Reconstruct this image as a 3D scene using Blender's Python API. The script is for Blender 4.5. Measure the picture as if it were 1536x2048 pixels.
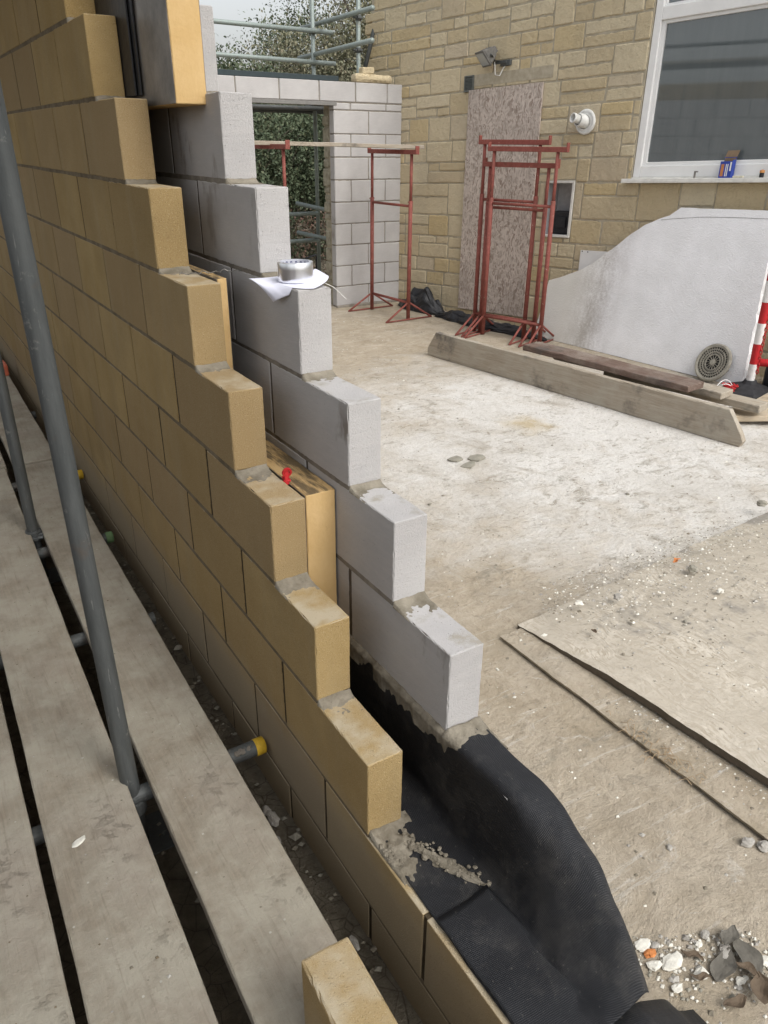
import bpy, math, random
import numpy as np
from mathutils import Vector, Matrix, noise as mn
R_ = math.radians
rnd = random.Random(7)
for o in list(bpy.data.objects): bpy.data.objects.remove(o)
SC = bpy.context.scene
COL = SC.collection

# ------------------------------------------------------------------ camera
cd = bpy.data.cameras.new('camera'); cam = bpy.data.objects.new('camera', cd); COL.objects.link(cam)
F_PX = 1514.5
cd.sensor_fit = 'VERTICAL'; cd.sensor_height = 36; cd.sensor_width = 27
cd.lens = F_PX/2048*36; cd.clip_start = .02; cd.clip_end = 600
CR = np.array([[0.84760275, -0.53055977, 0.00871265], [-0.22556841, -0.37512464, -0.89911089], [0.4803004, 0.76012356, -0.4376342]])
mw = Matrix(((CR[0][0], -CR[1][0], -CR[2][0], -.6473), (CR[0][1], -CR[1][1], -CR[2][1], -1.0943),
             (CR[0][2], -CR[1][2], -CR[2][2], 1.4548), (0, 0, 0, 1)))
cam.matrix_world = mw
SC.camera = cam
# ------------------------------------------------------------------ light
SUN_EL, SUN_AZ = R_(50), R_(168)          # azimuth measured from +y towards +x
w = bpy.data.worlds.new('World'); SC.world = w; w.use_nodes = True
nt = w.node_tree; bg = nt.nodes['Background']
sky = nt.nodes.new('ShaderNodeTexSky'); sky.sky_type = 'NISHITA'; sky.sun_disc = False
sky.sun_elevation = SUN_EL; sky.sun_rotation = SUN_AZ
sky.dust_density = 4.0; sky.air_density = 1.2; sky.ozone_density = 1.0
hs = nt.nodes.new('ShaderNodeHueSaturation'); hs.inputs['Saturation'].default_value = .22; hs.inputs['Value'].default_value = 1.0
nt.links.new(sky.outputs[0], hs.inputs['Color']); nt.links.new(hs.outputs[0], bg.inputs[0])
bg.inputs[1].default_value = .145
sd = bpy.data.lights.new('sun', 'SUN'); sd.energy = .95; sd.angle = R_(35); sd.color = (1, .96, .9)
so = bpy.data.objects.new('sun', sd); COL.objects.link(so)
dvec = Vector((math.sin(SUN_AZ)*math.cos(SUN_EL), math.cos(SUN_AZ)*math.cos(SUN_EL), math.sin(SUN_EL)))
so.rotation_euler = dvec.to_track_quat('Z', 'Y').to_euler(); so.location = (3, -3, 8)
vs = SC.view_settings; vs.view_transform = 'Standard'; vs.look = 'None'; vs.gamma = 1; vs.use_curve_mapping = False
vs.exposure = .55

# ------------------------------------------------------------------ node helpers
class NB:
    def __init__(s, name):
        s.m = bpy.data.materials.new(name); s.m.use_nodes = True; s.t = s.m.node_tree
        s.b = s.t.nodes['Principled BSDF']
        s.tc = s.t.nodes.new('ShaderNodeTexCoord'); s.co = s.tc.outputs['Object']
    def n(s, typ, **k):
        x = s.t.nodes.new('ShaderNode'+typ)
        for a, v in k.items(): setattr(x, a, v)
        return x
    def link(s, a, b): s.t.links.new(a, b)
    def mapc(s, scale=(1, 1, 1), rot=(0, 0, 0), src=None, loc=(0, 0, 0)):
        m = s.n('Mapping'); m.inputs['Scale'].default_value = scale; m.inputs['Rotation'].default_value = rot
        m.inputs['Location'].default_value = loc
        s.link(src or s.co, m.inputs[0]); return m.outputs[0]
    def noise(s, scale, detail=5, rough=.6, src=None, dist=0):
        x = s.n('TexNoise'); x.inputs['Scale'].default_value = scale; x.inputs['Detail'].default_value = detail
        x.inputs['Roughness'].default_value = rough; x.inputs['Distortion'].default_value = dist
        s.link(src or s.co, x.inputs['Vector']); return x.outputs['Fac']
    def vor(s, scale, src=None, feature='F1', out='Distance', rand=1):
        x = s.n('TexVoronoi', feature=feature); x.inputs['Scale'].default_value = scale; x.inputs['Randomness'].default_value = rand
        s.link(src or s.co, x.inputs['Vector']); return x.outputs[out]
    def ramp(s, v, a, b, lo=0., hi=1.):
        x = s.n('MapRange'); x.inputs[1].default_value = a; x.inputs[2].default_value = b
        x.inputs[3].default_value = lo; x.inputs[4].default_value = hi; x.clamp = True
        s.link(v, x.inputs[0]); return x.outputs[0]
    def math(s, op, a, b=0.):
        x = s.n('Math', operation=op)
        for i, q in enumerate((a, b)):
            if isinstance(q, (int, float)): x.inputs[i].default_value = q
            else: s.link(q, x.inputs[i])
        return x.outputs[0]
    def mix(s, f, a, b, typ='MIX'):
        x = s.n('Mix', data_type='RGBA', blend_type=typ)
        if isinstance(f, (int, float)): x.inputs[0].default_value = f
        else: s.link(f, x.inputs[0])
        for i, q in ((6, a), (7, b)):
            if isinstance(q, tuple): x.inputs[i].default_value = (*q, 1) if len(q) == 3 else q
            else: s.link(q, x.inputs[i])
        return x.outputs[2]
    def island(s): return s.n('NewGeometry').outputs['Random Per Island']
    def normal(s):
        g = s.n('NewGeometry'); x = s.n('SeparateXYZ'); s.link(g.outputs['True Normal'], x.inputs[0]); return x.outputs
    def pos(s):
        g = s.n('NewGeometry'); x = s.n('SeparateXYZ'); s.link(g.outputs['Position'], x.inputs[0]); return x.outputs
    def out(s, col, rough=.85, bump=None, dist=.003, metal=0., strength=1., spec=.3):
        if isinstance(col, tuple): s.b.inputs['Base Color'].default_value = (*col, 1)
        else: s.link(col, s.b.inputs['Base Color'])
        if isinstance(rough, (int, float)): s.b.inputs['Roughness'].default_value = rough
        else: s.link(rough, s.b.inputs['Roughness'])
        s.b.inputs['Metallic'].default_value = metal; s.b.inputs['Specular IOR Level'].default_value = spec
        if bump is not None:
            x = s.n('Bump'); x.inputs['Distance'].default_value = dist; x.inputs['Strength'].default_value = strength
            s.link(bump, x.inputs['Height']); s.link(x.outputs[0], s.b.inputs['Normal'])
        return s.m
def scl(c, k): return tuple(min(1, v*k) for v in c)

def plain(name, c, rough=.6, metal=0., var=.12, sc=30, bump=0.0006, spec=.3):
    q = NB(name); f = q.noise(sc); col = q.mix(q.ramp(f, .3, .7), scl(c, 1-var), scl(c, 1+var))
    return q.out(col, rough, q.noise(sc*4), bump, metal, spec=spec)

# ------------------------------------------------------------------ materials
def m_yellow():
    q = NB('reconstituted_stone')
    isl = q.island()
    c = q.mix(q.ramp(q.noise(5, 4), .3, .7), (.36, .252, .105), (.45, .328, .152))
    c = q.mix(q.math('MULTIPLY', isl, .75), c, (.345, .25, .14))
    c = q.mix(q.ramp(q.math('FRACT', q.math('MULTIPLY', isl, 9.7)), .5, 1, 0, .45), c, (.265, .185, .092))
    c = q.mix(q.ramp(q.noise(2.3, 5, .7), .52, .7, 0, .35), c, (.25, .19, .10))
    g = q.noise(420, 2, .7)
    c = q.mix(q.ramp(g, .60, .72, 0, .75), c, (.55, .45, .27))
    c = q.mix(q.ramp(g, .42, .30, 0, .7), c, (.17, .115, .05))
    # vertical wash marks on the long faces
    st = q.noise(1, 4, .6, q.mapc((9, 9, 1.3)))
    c = q.mix(q.ramp(st, .5, .72, 0, .3), c, (.38, .31, .19))
    p = q.pos(); n = q.normal()
    # cement splash low down and film of mortar dust on the upper faces
    sp = q.math('ADD', p[2], q.math('MULTIPLY', q.noise(7, 4), .22))
    c = q.mix(q.ramp(sp, .16, .03, 0, .62), c, (.34, .29, .215))
    top = q.math('MULTIPLY', q.ramp(n[2], .5, .9), q.ramp(q.noise(9, 4), .42, .62, .1, .8))
    c = q.mix(top, c, (.50, .44, .33))
    pit = q.vor(95); pm = q.ramp(q.vor(130), .06, .13)
    c = q.mix(q.math('MULTIPLY', q.math('SUBTRACT', 1, pm), .6), c, (.15, .105, .05))
    c = q.mix(q.ramp(q.vor(170, q.mapc((1, 1, 1), loc=(.3, .2, .7))), .14, .08, 0, .55), c, (.62, .55, .40))
    h = q.math('ADD', g, q.math('MULTIPLY', q.ramp(pit, .05, .22), .5)); h = q.math('ADD', h, pm)
    h = q.math('ADD', h, q.math('MULTIPLY', q.noise(60, 3), .5))
    return q.out(c, .93, h, .0022, spec=.15)
def m_grey():
    q = NB('aerated_concrete')
    c = q.mix(q.ramp(q.noise(4, 4), .3, .7), (.43, .415, .41), (.52, .51, .50))
    c = q.mix(q.math('MULTIPLY', q.island(), .35), c, (.42, .41, .41))
    g = q.noise(330, 3, .7)
    c = q.mix(q.ramp(g, .4, .25, 0, .6), c, (.33, .31, .30))
    saw = q.noise(1, 3, .6, q.mapc((14, 14, 90), (0, .12, 0)))
    c = q.mix(q.ramp(saw, .45, .75, 0, .18), c, (.62, .59, .56))
    # brown mortar runs and smears
    run = q.noise(1, 5, .65, q.mapc((15, 7, 3.4)))
    run2 = q.math('MULTIPLY', q.ramp(run, .57, .66), q.ramp(q.noise(2.1, 2), .46, .60))
    n = q.normal(); c = q.mix(q.math('MULTIPLY', q.math('MULTIPLY', run2, q.ramp(n[0], -.3, -.7)), .75), c, (.20, .165, .135))
    top = q.math('MULTIPLY', q.ramp(n[2], .5, .9), q.ramp(q.noise(11, 5), .52, .64, 0, .7))
    c = q.mix(top, c, (.33, .30, .24))
    pit = q.ramp(q.vor(85), .05, .11); c = q.mix(q.math('MULTIPLY', q.math('SUBTRACT', 1, pit), .55), c, (.2, .19, .185))
    h = q.math('ADD', q.math('MULTIPLY', g, .8), pit); h = q.math('ADD', h, q.math('MULTIPLY', saw, .35)); h = q.math('ADD', h, q.math('MULTIPLY', q.noise(140, 4, .8), .9))
    return q.out(c, .95, h, .0022, spec=.1)
def m_mortar(name='mortar', a=(.20, .17, .125), b=(.32, .28, .22)):
    q = NB(name); c = q.mix(q.ramp(q.noise(18, 5), .35, .65), a, b)
    return q.out(c, .95, q.noise(120, 5, .7), .004, spec=.1)
def m_board():
    q = NB('scaffold_board_wood')
    mp = q.mapc((26, 1.6, 26)); gr = q.noise(3, 6, .7, mp, .4)
    c = q.mix(q.ramp(gr, .3, .7), (.23, .20, .155), (.33, .285, .22))
    d = q.noise(6, 6, .65)
    c = q.mix(q.ramp(d, .36, .60, 0, .88), c, (.41, .38, .31))      # cement dust film
    c = q.mix(q.ramp(q.noise(2.4, 5), .5, .7, 0, .4), c, (.30, .245, .205))
    c = q.mix(q.ramp(q.noise(35, 5, .8), .62, .75, 0, .5), c, (.17, .15, .12))
    cr_ = q.math('MULTIPLY', q.ramp(q.noise(19, 7, .8), .55, .64), q.ramp(q.noise(3.3, 3), .5, .66)); c = q.mix(q.math('MULTIPLY', cr_, .13), c, (.25, .225, .17))
    c = q.mix(q.ramp(q.noise(1, 4, .7, q.mapc((90, 5, 90), loc=(1, 0, 0))), .58, .70, 0, .35), c, (.18, .145, .105))
    c = q.mix(q.ramp(q.vor(13), .05, .03, 0, .7), c, (.56, .54, .48))
    h = q.math('ADD', q.math('MULTIPLY', gr, .5), q.math('ADD', q.noise(30, 7, .8), q.math('MULTIPLY', cr_, .35)))
    return q.out(c, .9, h, .006, spec=.15)
def m_timber(name, a, b, sc=(2.2, 30, 30), dust=(.42, .39, .33), dk=(.09, .085, .08)):
    q = NB(name); gr = q.noise(2.5, 6, .7, q.mapc(sc), .6)
    c = q.mix(q.ramp(gr, .3, .7), a, b)
    c = q.mix(q.ramp(q.noise(3, 5, .7), .45, .7, 0, .7), c, dust)
    c = q.mix(q.ramp(q.noise(2.2, 5, .7, q.mapc((1, 1, 1), loc=(3, 5, 1))), .54, .66, 0, .75), c, dk)
    return q.out(c, .9, q.math('ADD', gr, q.noise(40, 4)), .004, spec=.15)
def m_ground():
    q = NB('dusty_concrete'); p = q.pos()
    big = q.noise(1.5, 6, .65, None, .3); mid = q.noise(5, 7, .7, None, .6); fine = q.noise(38, 6, .75)
    tan = q.mix(q.ramp(mid, .3, .7), (.335, .28, .20), (.50, .435, .345))
    pale = q.mix(q.ramp(fine, .35, .65), (.58, .555, .51), (.80, .79, .765))
    # swept chalky area in the middle of the floor, ragged edge
    dx = q.math('SUBTRACT', p[0], 3.0); dy = q.math('SUBTRACT', p[1], 2.1)
    r = q.math('ADD', q.math('MULTIPLY', q.math('MULTIPLY', dx, dx), .42), q.math('MULTIPLY', q.math('MULTIPLY', dy, dy), .32))
    k = q.math('ADD', r, q.math('MULTIPLY', q.math('SUBTRACT', mid, .5), 2.6))
    k = q.math('ADD', k, q.math('MULTIPLY', q.math('SUBTRACT', big, .5), 2.2))
    c = q.mix(q.ramp(k, 1.75, .25, 0, .97), tan, pale)
    c = q.mix(q.ramp(fine, .52, .66, 0, .5), c, (.27, .225, .165))
    c = q.mix(q.math('MULTIPLY', q.ramp(q.noise(13, 7, .8, q.mapc((1, 1.6, 1), loc=(2, 4, 0)), .8), .54, .62, 0, .7), q.ramp(big, .40, .55)), c, (.25, .215, .16))
    c = q.mix(q.ramp(q.noise(3.1, 6, .7, q.mapc((1, 1, 1), loc=(7, 2, 0)), .5), .56, .68, 0, .55), c, (.29, .25, .19))
    c = q.mix(q.ramp(q.noise(8, 6, .75, q.mapc((1, 1, 1), loc=(1, 9, 0)), 1), .6, .7, 0, .5), c, (.66, .63, .58))
    c = q.mix(q.math('MULTIPLY', q.ramp(q.noise(4.2, 7, .78, q.mapc((1, 1.5, 1), loc=(5, 8, 2)), .6), .575, .64), q.ramp(fine, .35, .6, .25, .75)), c, (.25, .225, .175))
    # ochre sand spill
    sx = q.math('SUBTRACT', p[0], 2.80); sy = q.math('SUBTRACT', p[1], 2.56)
    rs = q.math('SQRT', q.math('ADD', q.math('MULTIPLY', sx, sx), q.math('MULTIPLY', sy, sy)))
    rs = q.math('ADD', rs, q.math('MULTIPLY', q.math('SUBTRACT', mid, .5), .5))
    c = q.mix(q.ramp(rs, .22, .02, 0, .7), c, (.46, .35, .17))
    c = q.mix(q.ramp(q.noise(1.1, 4, .6, q.mapc((1, 1, 1), loc=(9, 3, 1)), .4), .48, .66, 0, .4), c, (.40, .36, .30))
    dr = q.noise(1, 6, .75, q.mapc((3, 26, 3), (0, 0, .5)), .6); c = q.mix(q.ramp(dr, .57, .68, 0, .4), c, (.70, .67, .62)); c = q.mix(q.ramp(dr, .42, .30, 0, .4), c, (.26, .215, .155))
    c = q.mix(q.ramp(q.noise(90, 4, .8), .60, .68, 0, .55), c, (.22, .19, .15))
    h = q.math('ADD', q.math('MULTIPLY', mid, 2.0), fine)
    h = q.math('ADD', h, q.math('MULTIPLY', q.noise(150, 4, .8), .3))
    return q.out(c, .95, h, .010, spec=.1)
def m_soil():
    q = NB('soil'); c = q.mix(q.ramp(q.noise(14, 7, .7), .35, .65), (.14, .12, .09), (.25, .22, .17))
    c = q.mix(q.ramp(q.vor(16, feature='DISTANCE_TO_EDGE'), .03, .0, 0, .6), c, (.05, .045, .035))
    return q.out(c, .95, q.noise(30, 7, .75), .03, spec=.1)
def m_osb(name, a, b, dkk, dust=0., axis='x'):
    q = NB(name)
    warp = q.n('TexNoise'); warp.inputs['Scale'].default_value = 5; q.link(q.co, warp.inputs['Vector'])
    add = q.n('VectorMath', operation='MULTIPLY_ADD'); q.link(warp.outputs['Color'], add.inputs[0]); add.inputs[1].default_value = (.16,)*3
    q.link(q.co, add.inputs[2]); v = add.outputs[0]
    if axis == 'x': s1, s2, r1 = (58, 58, 13), (24, 24, 46), (.5, 0, .3)
    else: s1, s2, r1 = (75, 20, 20), (24, 70, 20), (0, 0, .5)
    f1 = q.vor(1.6, q.mapc(s1, r1, v), out='Color'); f2 = q.vor(1.3, q.mapc(s2, tuple(-x for x in r1), v), out='Color')
    x1 = q.n('SeparateColor'); q.link(f1, x1.inputs[0]); x2 = q.n('SeparateColor'); q.link(f2, x2.inputs[0])
    c = q.mix(x1.outputs[0], a, b); c = q.mix(q.ramp(x2.outputs[1], .45, .75, 0, .75), c, b)
    c = q.mix(q.ramp(x1.outputs[2], .7, .95, 0, .8), c, dkk)
    c = q.mix(q.ramp(q.noise(2, 4), .45, .7, 0, .4), c, scl(a, .75))
    if dust:
        c = q.mix(q.ramp(q.noise(2.6, 7, .75), .36, .54, .30, dust), c, (.43, .385, .315))
        c = q.mix(q.ramp(q.noise(60, 5, .8), .58, .7, 0, .5), c, (.24, .21, .17))
        c = q.mix(q.ramp(q.noise(2.1, 5, .7, q.mapc((1, 1, 1), loc=(4, 1, 0))), .58, .66, 0, .6), c, (.17, .165, .155))
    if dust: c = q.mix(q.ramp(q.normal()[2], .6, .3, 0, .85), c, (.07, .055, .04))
    h = q.math('ADD', x1.outputs[1], q.noise(60, 5, .7))
    return q.out(c, .9, h, .003, spec=.15)
def m_steel(name='galvanised_tube', a=(.075, .082, .082), b=(.125, .132, .13)):
    q = NB(name); s = q.noise(1, 5, .7, q.mapc((60, 60, 5)))
    c = q.mix(q.ramp(s, .3, .7), a, b); c = q.mix(q.ramp(q.noise(1, 3, .6, q.mapc((150, 150, 14), loc=(2, 2, 2))), .66, .72, 0, .5), c, (.30, .30, .28)); c = q.mix(q.ramp(q.noise(22, 5, .7), .62, .70, 0, .6), c, (.26, .255, .235))
    c = q.mix(q.ramp(q.noise(9, 4), .6, .7, 0, .5), c, (.14, .10, .07))
    return q.out(c, q.ramp(s, .3, .7, .5, .72), q.noise(60, 4), .0012, .35, spec=.4)
def m_red():
    q = NB('oxide_red_paint'); c = q.mix(q.ramp(q.noise(25, 5, .7), .35, .65), (.20, .058, .045), (.27, .085, .068))
    c = q.mix(q.ramp(q.noise(14, 6, .8, q.mapc((1, 1, 1), loc=(3, 1, 5))), .54, .66, 0, .75), c, (.14, .06, .042))
    c = q.mix(q.ramp(q.noise(45, 4), .66, .72, 0, .7), c, (.48, .42, .36))
    return q.out(c, .7, q.noise(80, 3), .0015)
def m_stone():
    q = NB('house_stone'); isl = q.island()
    c = q.mix(isl, (.60, .495, .32), (.70, .61, .435))
    i2 = q.math('FRACT', q.math('MULTIPLY', isl, 7.31))
    c = q.mix(q.ramp(i2, .8, 1., 0, .5), c, (.54, .455, .35))
    c = q.mix(q.ramp(q.math('FRACT', q.math('MULTIPLY', isl, 23.7)), .75, 1., 0, .8), c, (.62, .49, .27))
    c = q.mix(q.ramp(q.noise(2.0, 5), .5, .7, 0, .3), c, (.42, .37, .28))
    c = q.mix(q.ramp(q.noise(45, 5, .8), .55, .72, 0, .45), c, (.33, .28, .19))
    c = q.mix(q.ramp(q.noise(7, 5, .8), .62, .75, 0, .5), c, (.62, .56, .43))
    h = q.math('ADD', q.math('MULTIPLY', q.noise(16, 4), 1.6), q.noise(70, 5, .75))
    return q.out(c, .95, h, .016, spec=.1)
def m_eps():
    q = NB('polystyrene')
    c = q.mix(q.ramp(q.noise(3, 5), .35, .65), (.80, .80, .81), (.90, .90, .92))
    c = q.mix(q.ramp(q.vor(110, feature='DISTANCE_TO_EDGE'), .06, .0, 0, .25), c, (.5, .5, .5))
    # algae / dirt band along the left part of the sheet
    d = q.noise(4.5, 6, .75, q.mapc((1, 1, .5)))
    p = q.n('SeparateXYZ'); q.link(q.co, p.inputs[0])
    band = q.math('MULTIPLY', q.ramp(q.math('ABSOLUTE', q.math('SUBTRACT', p.outputs[0], .38)), .36, .03), q.ramp(q.math('ADD', q.math('MULTIPLY', d, .6), q.math('MULTIPLY', q.noise(40, 4, .85), .4)), .40, .58))
    c = q.mix(q.math('MULTIPLY', band, .68), c, (.27, .235, .215))
    grn = q.math('MULTIPLY', q.ramp(p.outputs[0], .55, .1), .42)
    c = q.mix(grn, c, (.62, .60, .47))
    c = q.mix(q.ramp(q.noise(26, 5, .8, q.mapc((1, 1, 2.2))), .66, .74, 0, .6), c, (.45, .43, .41))
    gouge = q.noise(1, 4, .7, q.mapc((2.5, 10, 26), (0, .5, 0)), 1.5)
    c = q.mix(q.ramp(gouge, .70, .74, 0, .7), c, (.36, .34, .33))
    return q.out(c, .8, q.math('ADD', q.vor(110), q.math('MULTIPLY', q.noise(8, 4), 2)), .002, spec=.2)
def m_membrane():
    q = NB('embossed_black_polythene')
    uv = q.tc.outputs['UV']
    def wv(rot, sc):
        x = q.n('TexWave'); x.inputs['Scale'].default_value = sc; x.inputs['Distortion'].default_value = .6; x.inputs['Detail Scale'].default_value = 2
        q.link(q.mapc((1, 1, 1), (0, 0, rot), uv), x.inputs[0]); return x.outputs['Fac']
    h = q.math('MULTIPLY', wv(R_(8), 92), wv(R_(98), 92))
    d = q.noise(7, 7, .75)
    c = q.mix(q.ramp(d, .50, .68, 0, .42), (.010, .011, .014), (.09, .085, .078))
    c = q.mix(q.ramp(q.noise(95, 4, .85), .63, .70, 0, .45), c, (.26, .245, .21))
    return q.out(c, q.ramp(d, .35, .65, .36, .62), q.math('ADD', q.math('MULTIPLY', h, .9), q.math('MULTIPLY', q.noise(22, 4, .6, None, 1.), 2.0)), .0016, strength=.8, spec=.4)
def m_foil():
    q = NB('foil_facing'); c = q.mix(q.ramp(q.noise(6, 5, .7), .35, .65), (.15, .14, .13), (.30, .275, .25))
    return q.out(c, .42, q.noise(12, 4), .002, .55)
def m_foam():
    q = NB('rigid_foam'); c = q.mix(q.ramp(q.noise(9, 4), .35, .65), (.58, .39, .17), (.64, .45, .22))
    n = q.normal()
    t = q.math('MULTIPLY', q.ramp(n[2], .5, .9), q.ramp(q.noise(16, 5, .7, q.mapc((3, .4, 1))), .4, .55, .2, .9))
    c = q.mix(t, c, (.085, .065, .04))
    c = q.mix(q.ramp(q.noise(25, 5, .8), .63, .72, 0, .5), c, (.33, .19, .07))
    return q.out(c, .85, q.noise(90, 4), .0015)
def m_leaf(name, cols):
    q = NB(name); i = q.island(); c = q.mix(q.ramp(i, 0, .5), cols[0], cols[1])
    c = q.mix(q.ramp(q.math('FRACT', q.math('MULTIPLY', i, 13.3)), .72, .9), c, cols[2]); c = q.mix(q.ramp(q.noise(1.6, 3), .4, .62, 0, .5), c, scl(cols[1], 1.25))
    m = q.out(c, .6, None, spec=.3); q.b.inputs['Transmission Weight'].default_value = 0
    return m
def m_glass():
    q = NB('window_glass'); q.b.inputs['IOR'].default_value = 2.1; c = q.mix(q.ramp(q.noise(1, 4, .7, q.mapc((9, 9, .8))), .4, .65), (.095, .112, .12), (.11, .128, .135))
    return q.out(c, q.ramp(q.noise(3, 4), .4, .7, .02, .05), None, spec=.5)
M = dict(yellow=m_yellow(), grey=m_grey(), mortar=m_mortar('mortar', (.15, .118, .078), (.235, .19, .13)), mortar_grey=m_mortar('grey_mortar', (.19, .17, .145), (.29, .265, .225)),
    pmortar=m_mortar('house_pointing', (.38, .335, .25), (.48, .43, .335)), wet=m_mortar('mortar_smear', (.165, .145, .11), (.29, .262, .21)),
    board=m_board(), slab=m_ground(), soil=m_soil(), steel=m_steel(), greensteel=m_steel('weathered_green_tube', (.22, .265, .25), (.31, .35, .33)),
    red=m_red(), stone=m_stone(), eps=m_eps(), membrane=m_membrane(), foil=m_foil(), foam=m_foam(), glass=m_glass(),
    osb=m_osb('weathered_strand_board', (.38, .32, .275), (.64, .56, .50), (.25, .185, .15)),
    floorosb=m_osb('dusty_strand_board', (.40, .345, .265), (.70, .65, .56), (.32, .27, .20), .86, 'z'),
    timber=m_timber('grey_timber', (.28, .235, .18), (.43, .38, .31)), dktimber=m_timber('dark_timber', (.105, .07, .055), (.20, .145, .12), dust=(.32, .28, .24)),
    ltimber=m_timber('light_timber', (.42, .33, .22), (.56, .47, .35)),
    upvc=plain('white_upvc', (.80, .80, .79), .35, var=.05, sc=6), sill=plain('dirty_white_sill', (.70, .69, .65), .45, var=.14, sc=12),
    black=plain('black_plastic', (.022, .023, .026), .45, var=.3, sc=9, bump=.002), rubber=plain('black_rubber', (.03, .03, .033), .7, var=.3),
    steelblk=plain('dark_painted_steel', (.035, .05, .055), .6), white=plain('white_plastic', (.75, .75, .72), .5),
    redpl=plain('red_plastic', (.50, .025, .03), .45), redwhite=plain('white_band', (.78, .77, .75), .45), paper=plain('white_paper', (.74, .75, .86), .8, var=.02),
    yellowcap=plain('yellow_plastic_cap', (.60, .38, .03), .6, var=.25), greencap=plain('green_plastic_cap', (.13, .22, .10), .6, var=.2),
    tape=NB('aluminium_tape').out((.88, .89, .91), .3, None, metal=1.), core=plain('tape_core', (.52, .53, .58), .8), ink=plain('blue_ink', (.06, .07, .16), .7),
    blue=plain('blue_card', (.035, .07, .36), .6), orange=plain('orange_print', (.55, .22, .08), .6), card=plain('brown_card', (.24, .17, .11), .9),
    lamp=plain('weathered_grey_metal', (.13, .125, .115), .6, var=.3), lens=NB('lamp_lens').out((.35, .37, .37), .15, None, spec=.6),
    vent=plain('vent_plastic', (.13, .14, .13), .6), pebble=m_mortar('pebble', (.30, .28, .25), (.50, .48, .44)), chip=plain('white_chip', (.66, .64, .57), .8, sc=60, var=.2),
    slate=plain('slate', (.27, .255, .21), .8, var=.25, sc=18), dleaf=plain('dry_leaf', (.125, .092, .062), .75, var=.4, sc=14, bump=.003), greyleaf=plain('grey_leaf', (.13, .12, .10), .7, var=.35, sc=14, bump=.003),
    oleaf=plain('orange_leaf', (.50, .19, .06), .7, var=.3), bark=m_timber('bark', (.08, .065, .05), (.16, .13, .10), (20, 20, 3)),
    wire=plain('galvanised_wire', (.35, .34, .32), .4, .8), disc=plain('dirty_grate_plastic', (.33, .31, .26), .85, var=.3, sc=16), dark=plain('dark_interior', (.03, .032, .035), .8),
    boxin=plain('meter_box_lining', (.42, .42, .43), .7), leafA=m_leaf('autumn_leaves', ((.17, .18, .115), (.20, .195, .125), (.235, .20, .135))),
    leafB=m_leaf('green_leaves', ((.06, .085, .05), (.085, .11, .062), (.12, .125, .07))), leafR=m_leaf('russet_leaves', ((.16, .09, .07), (.10, .09, .06), (.22, .13, .10))),
    grass=m_leaf('grass', ((.06, .10, .03), (.1, .14, .05), (.12, .12, .06))), reed=plain('dark_reed', (.05, .05, .05)))

# ------------------------------------------------------------------ mesh helpers
class MB:
    def __init__(s): s.v = []; s.f = []; s.n = 0; s.mi = []
    def add(s, V, Fc, mi=0):
        V = np.asarray(V, float); s.v.append(V)
        for f in Fc: s.f.append(tuple(i+s.n for i in f)); s.mi.append(mi)
        s.n += len(V); return s
    def build(s, name, mats, parent=None, smooth=False, origin=None, uv=None):
        V = np.concatenate(s.v)
        if not isinstance(mats, (list, tuple)): mats = [mats]
        off = np.zeros(3)
        if parent is not None: off = np.array(parent['_o'])
        elif origin is not None: off = np.array(origin)
        me = bpy.data.meshes.new(name); me.from_pydata((V-off).tolist(), [], s.f); 
        for m in mats: me.materials.append(m)
        if len(mats) > 1: me.polygons.foreach_set('material_index', s.mi)
        if smooth: me.polygons.foreach_set('use_smooth', [True]*len(me.polygons))
        if uv is not None:
            l = me.uv_layers.new(name='UVMap'); li = np.zeros(len(me.loops), int); me.loops.foreach_get('vertex_index', li)
            l.data.foreach_set('uv', uv[li].ravel())
        T = [(f[0], f[i], f[i+1]) for f in s.f for i in range(1, len(f)-1)]; T = np.array(T); W_ = V-V.mean(0)
        vol = np.einsum('ij,ij->', W_[T[:, 0]], np.cross(W_[T[:, 1]], W_[T[:, 2]]))
        if vol < 0: me.flip_normals()
        me.update(); o = bpy.data.objects.new(name, me); COL.objects.link(o)
        if parent is not None:
            o.parent = parent
            if parent.type != 'EMPTY': o.location = (0, 0, 0)
        else: o.location = Vector(off)
        o['_o'] = list(off)
        return o
def tag(o, label, cat, group=None, kind=None):
    if kind: o['kind'] = kind
    else: o['label'] = label; o['category'] = cat
    if group: o['group'] = group
    return o
def thing(name, loc, label, cat, group=None):
    o = bpy.data.objects.new(name, None); COL.objects.link(o); o.location = loc; o['_o'] = list(loc)
    o.empty_display_size = .1
    return tag(o, label, cat, group)
_cache = {}
def grid_shell(nx, ny, nz):
    k = (nx, ny, nz)
    if k in _cache: return _cache[k]
    idx = {}; pts = []
    def g(i, j, l):
        if (i, j, l) not in idx: idx[(i, j, l)] = len(pts); pts.append((i, j, l))
        return idx[(i, j, l)]
    F = []
    for a in range(nx):
        for b in range(ny):
            F.append((g(a, b, 0), g(a, b+1, 0), g(a+1, b+1, 0), g(a+1, b, 0))); F.append((g(a, b, nz), g(a+1, b, nz), g(a+1, b+1, nz), g(a, b+1, nz)))
    for a in range(nx):
        for c in range(nz):
            F.append((g(a, 0, c), g(a+1, 0, c), g(a+1, 0, c+1), g(a, 0, c+1))); F.append((g(a, ny, c), g(a, ny, c+1), g(a+1, ny, c+1), g(a+1, ny, c)))
    for b in range(ny):
        for c in range(nz):
            F.append((g(0, b, c), g(0, b, c+1), g(0, b+1, c+1), g(0, b+1, c))); F.append((g(nx, b, c), g(nx, b+1, c), g(nx, b+1, c+1), g(nx, b, c+1)))
    _cache[k] = (np.array(pts), F); return _cache[k]
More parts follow.
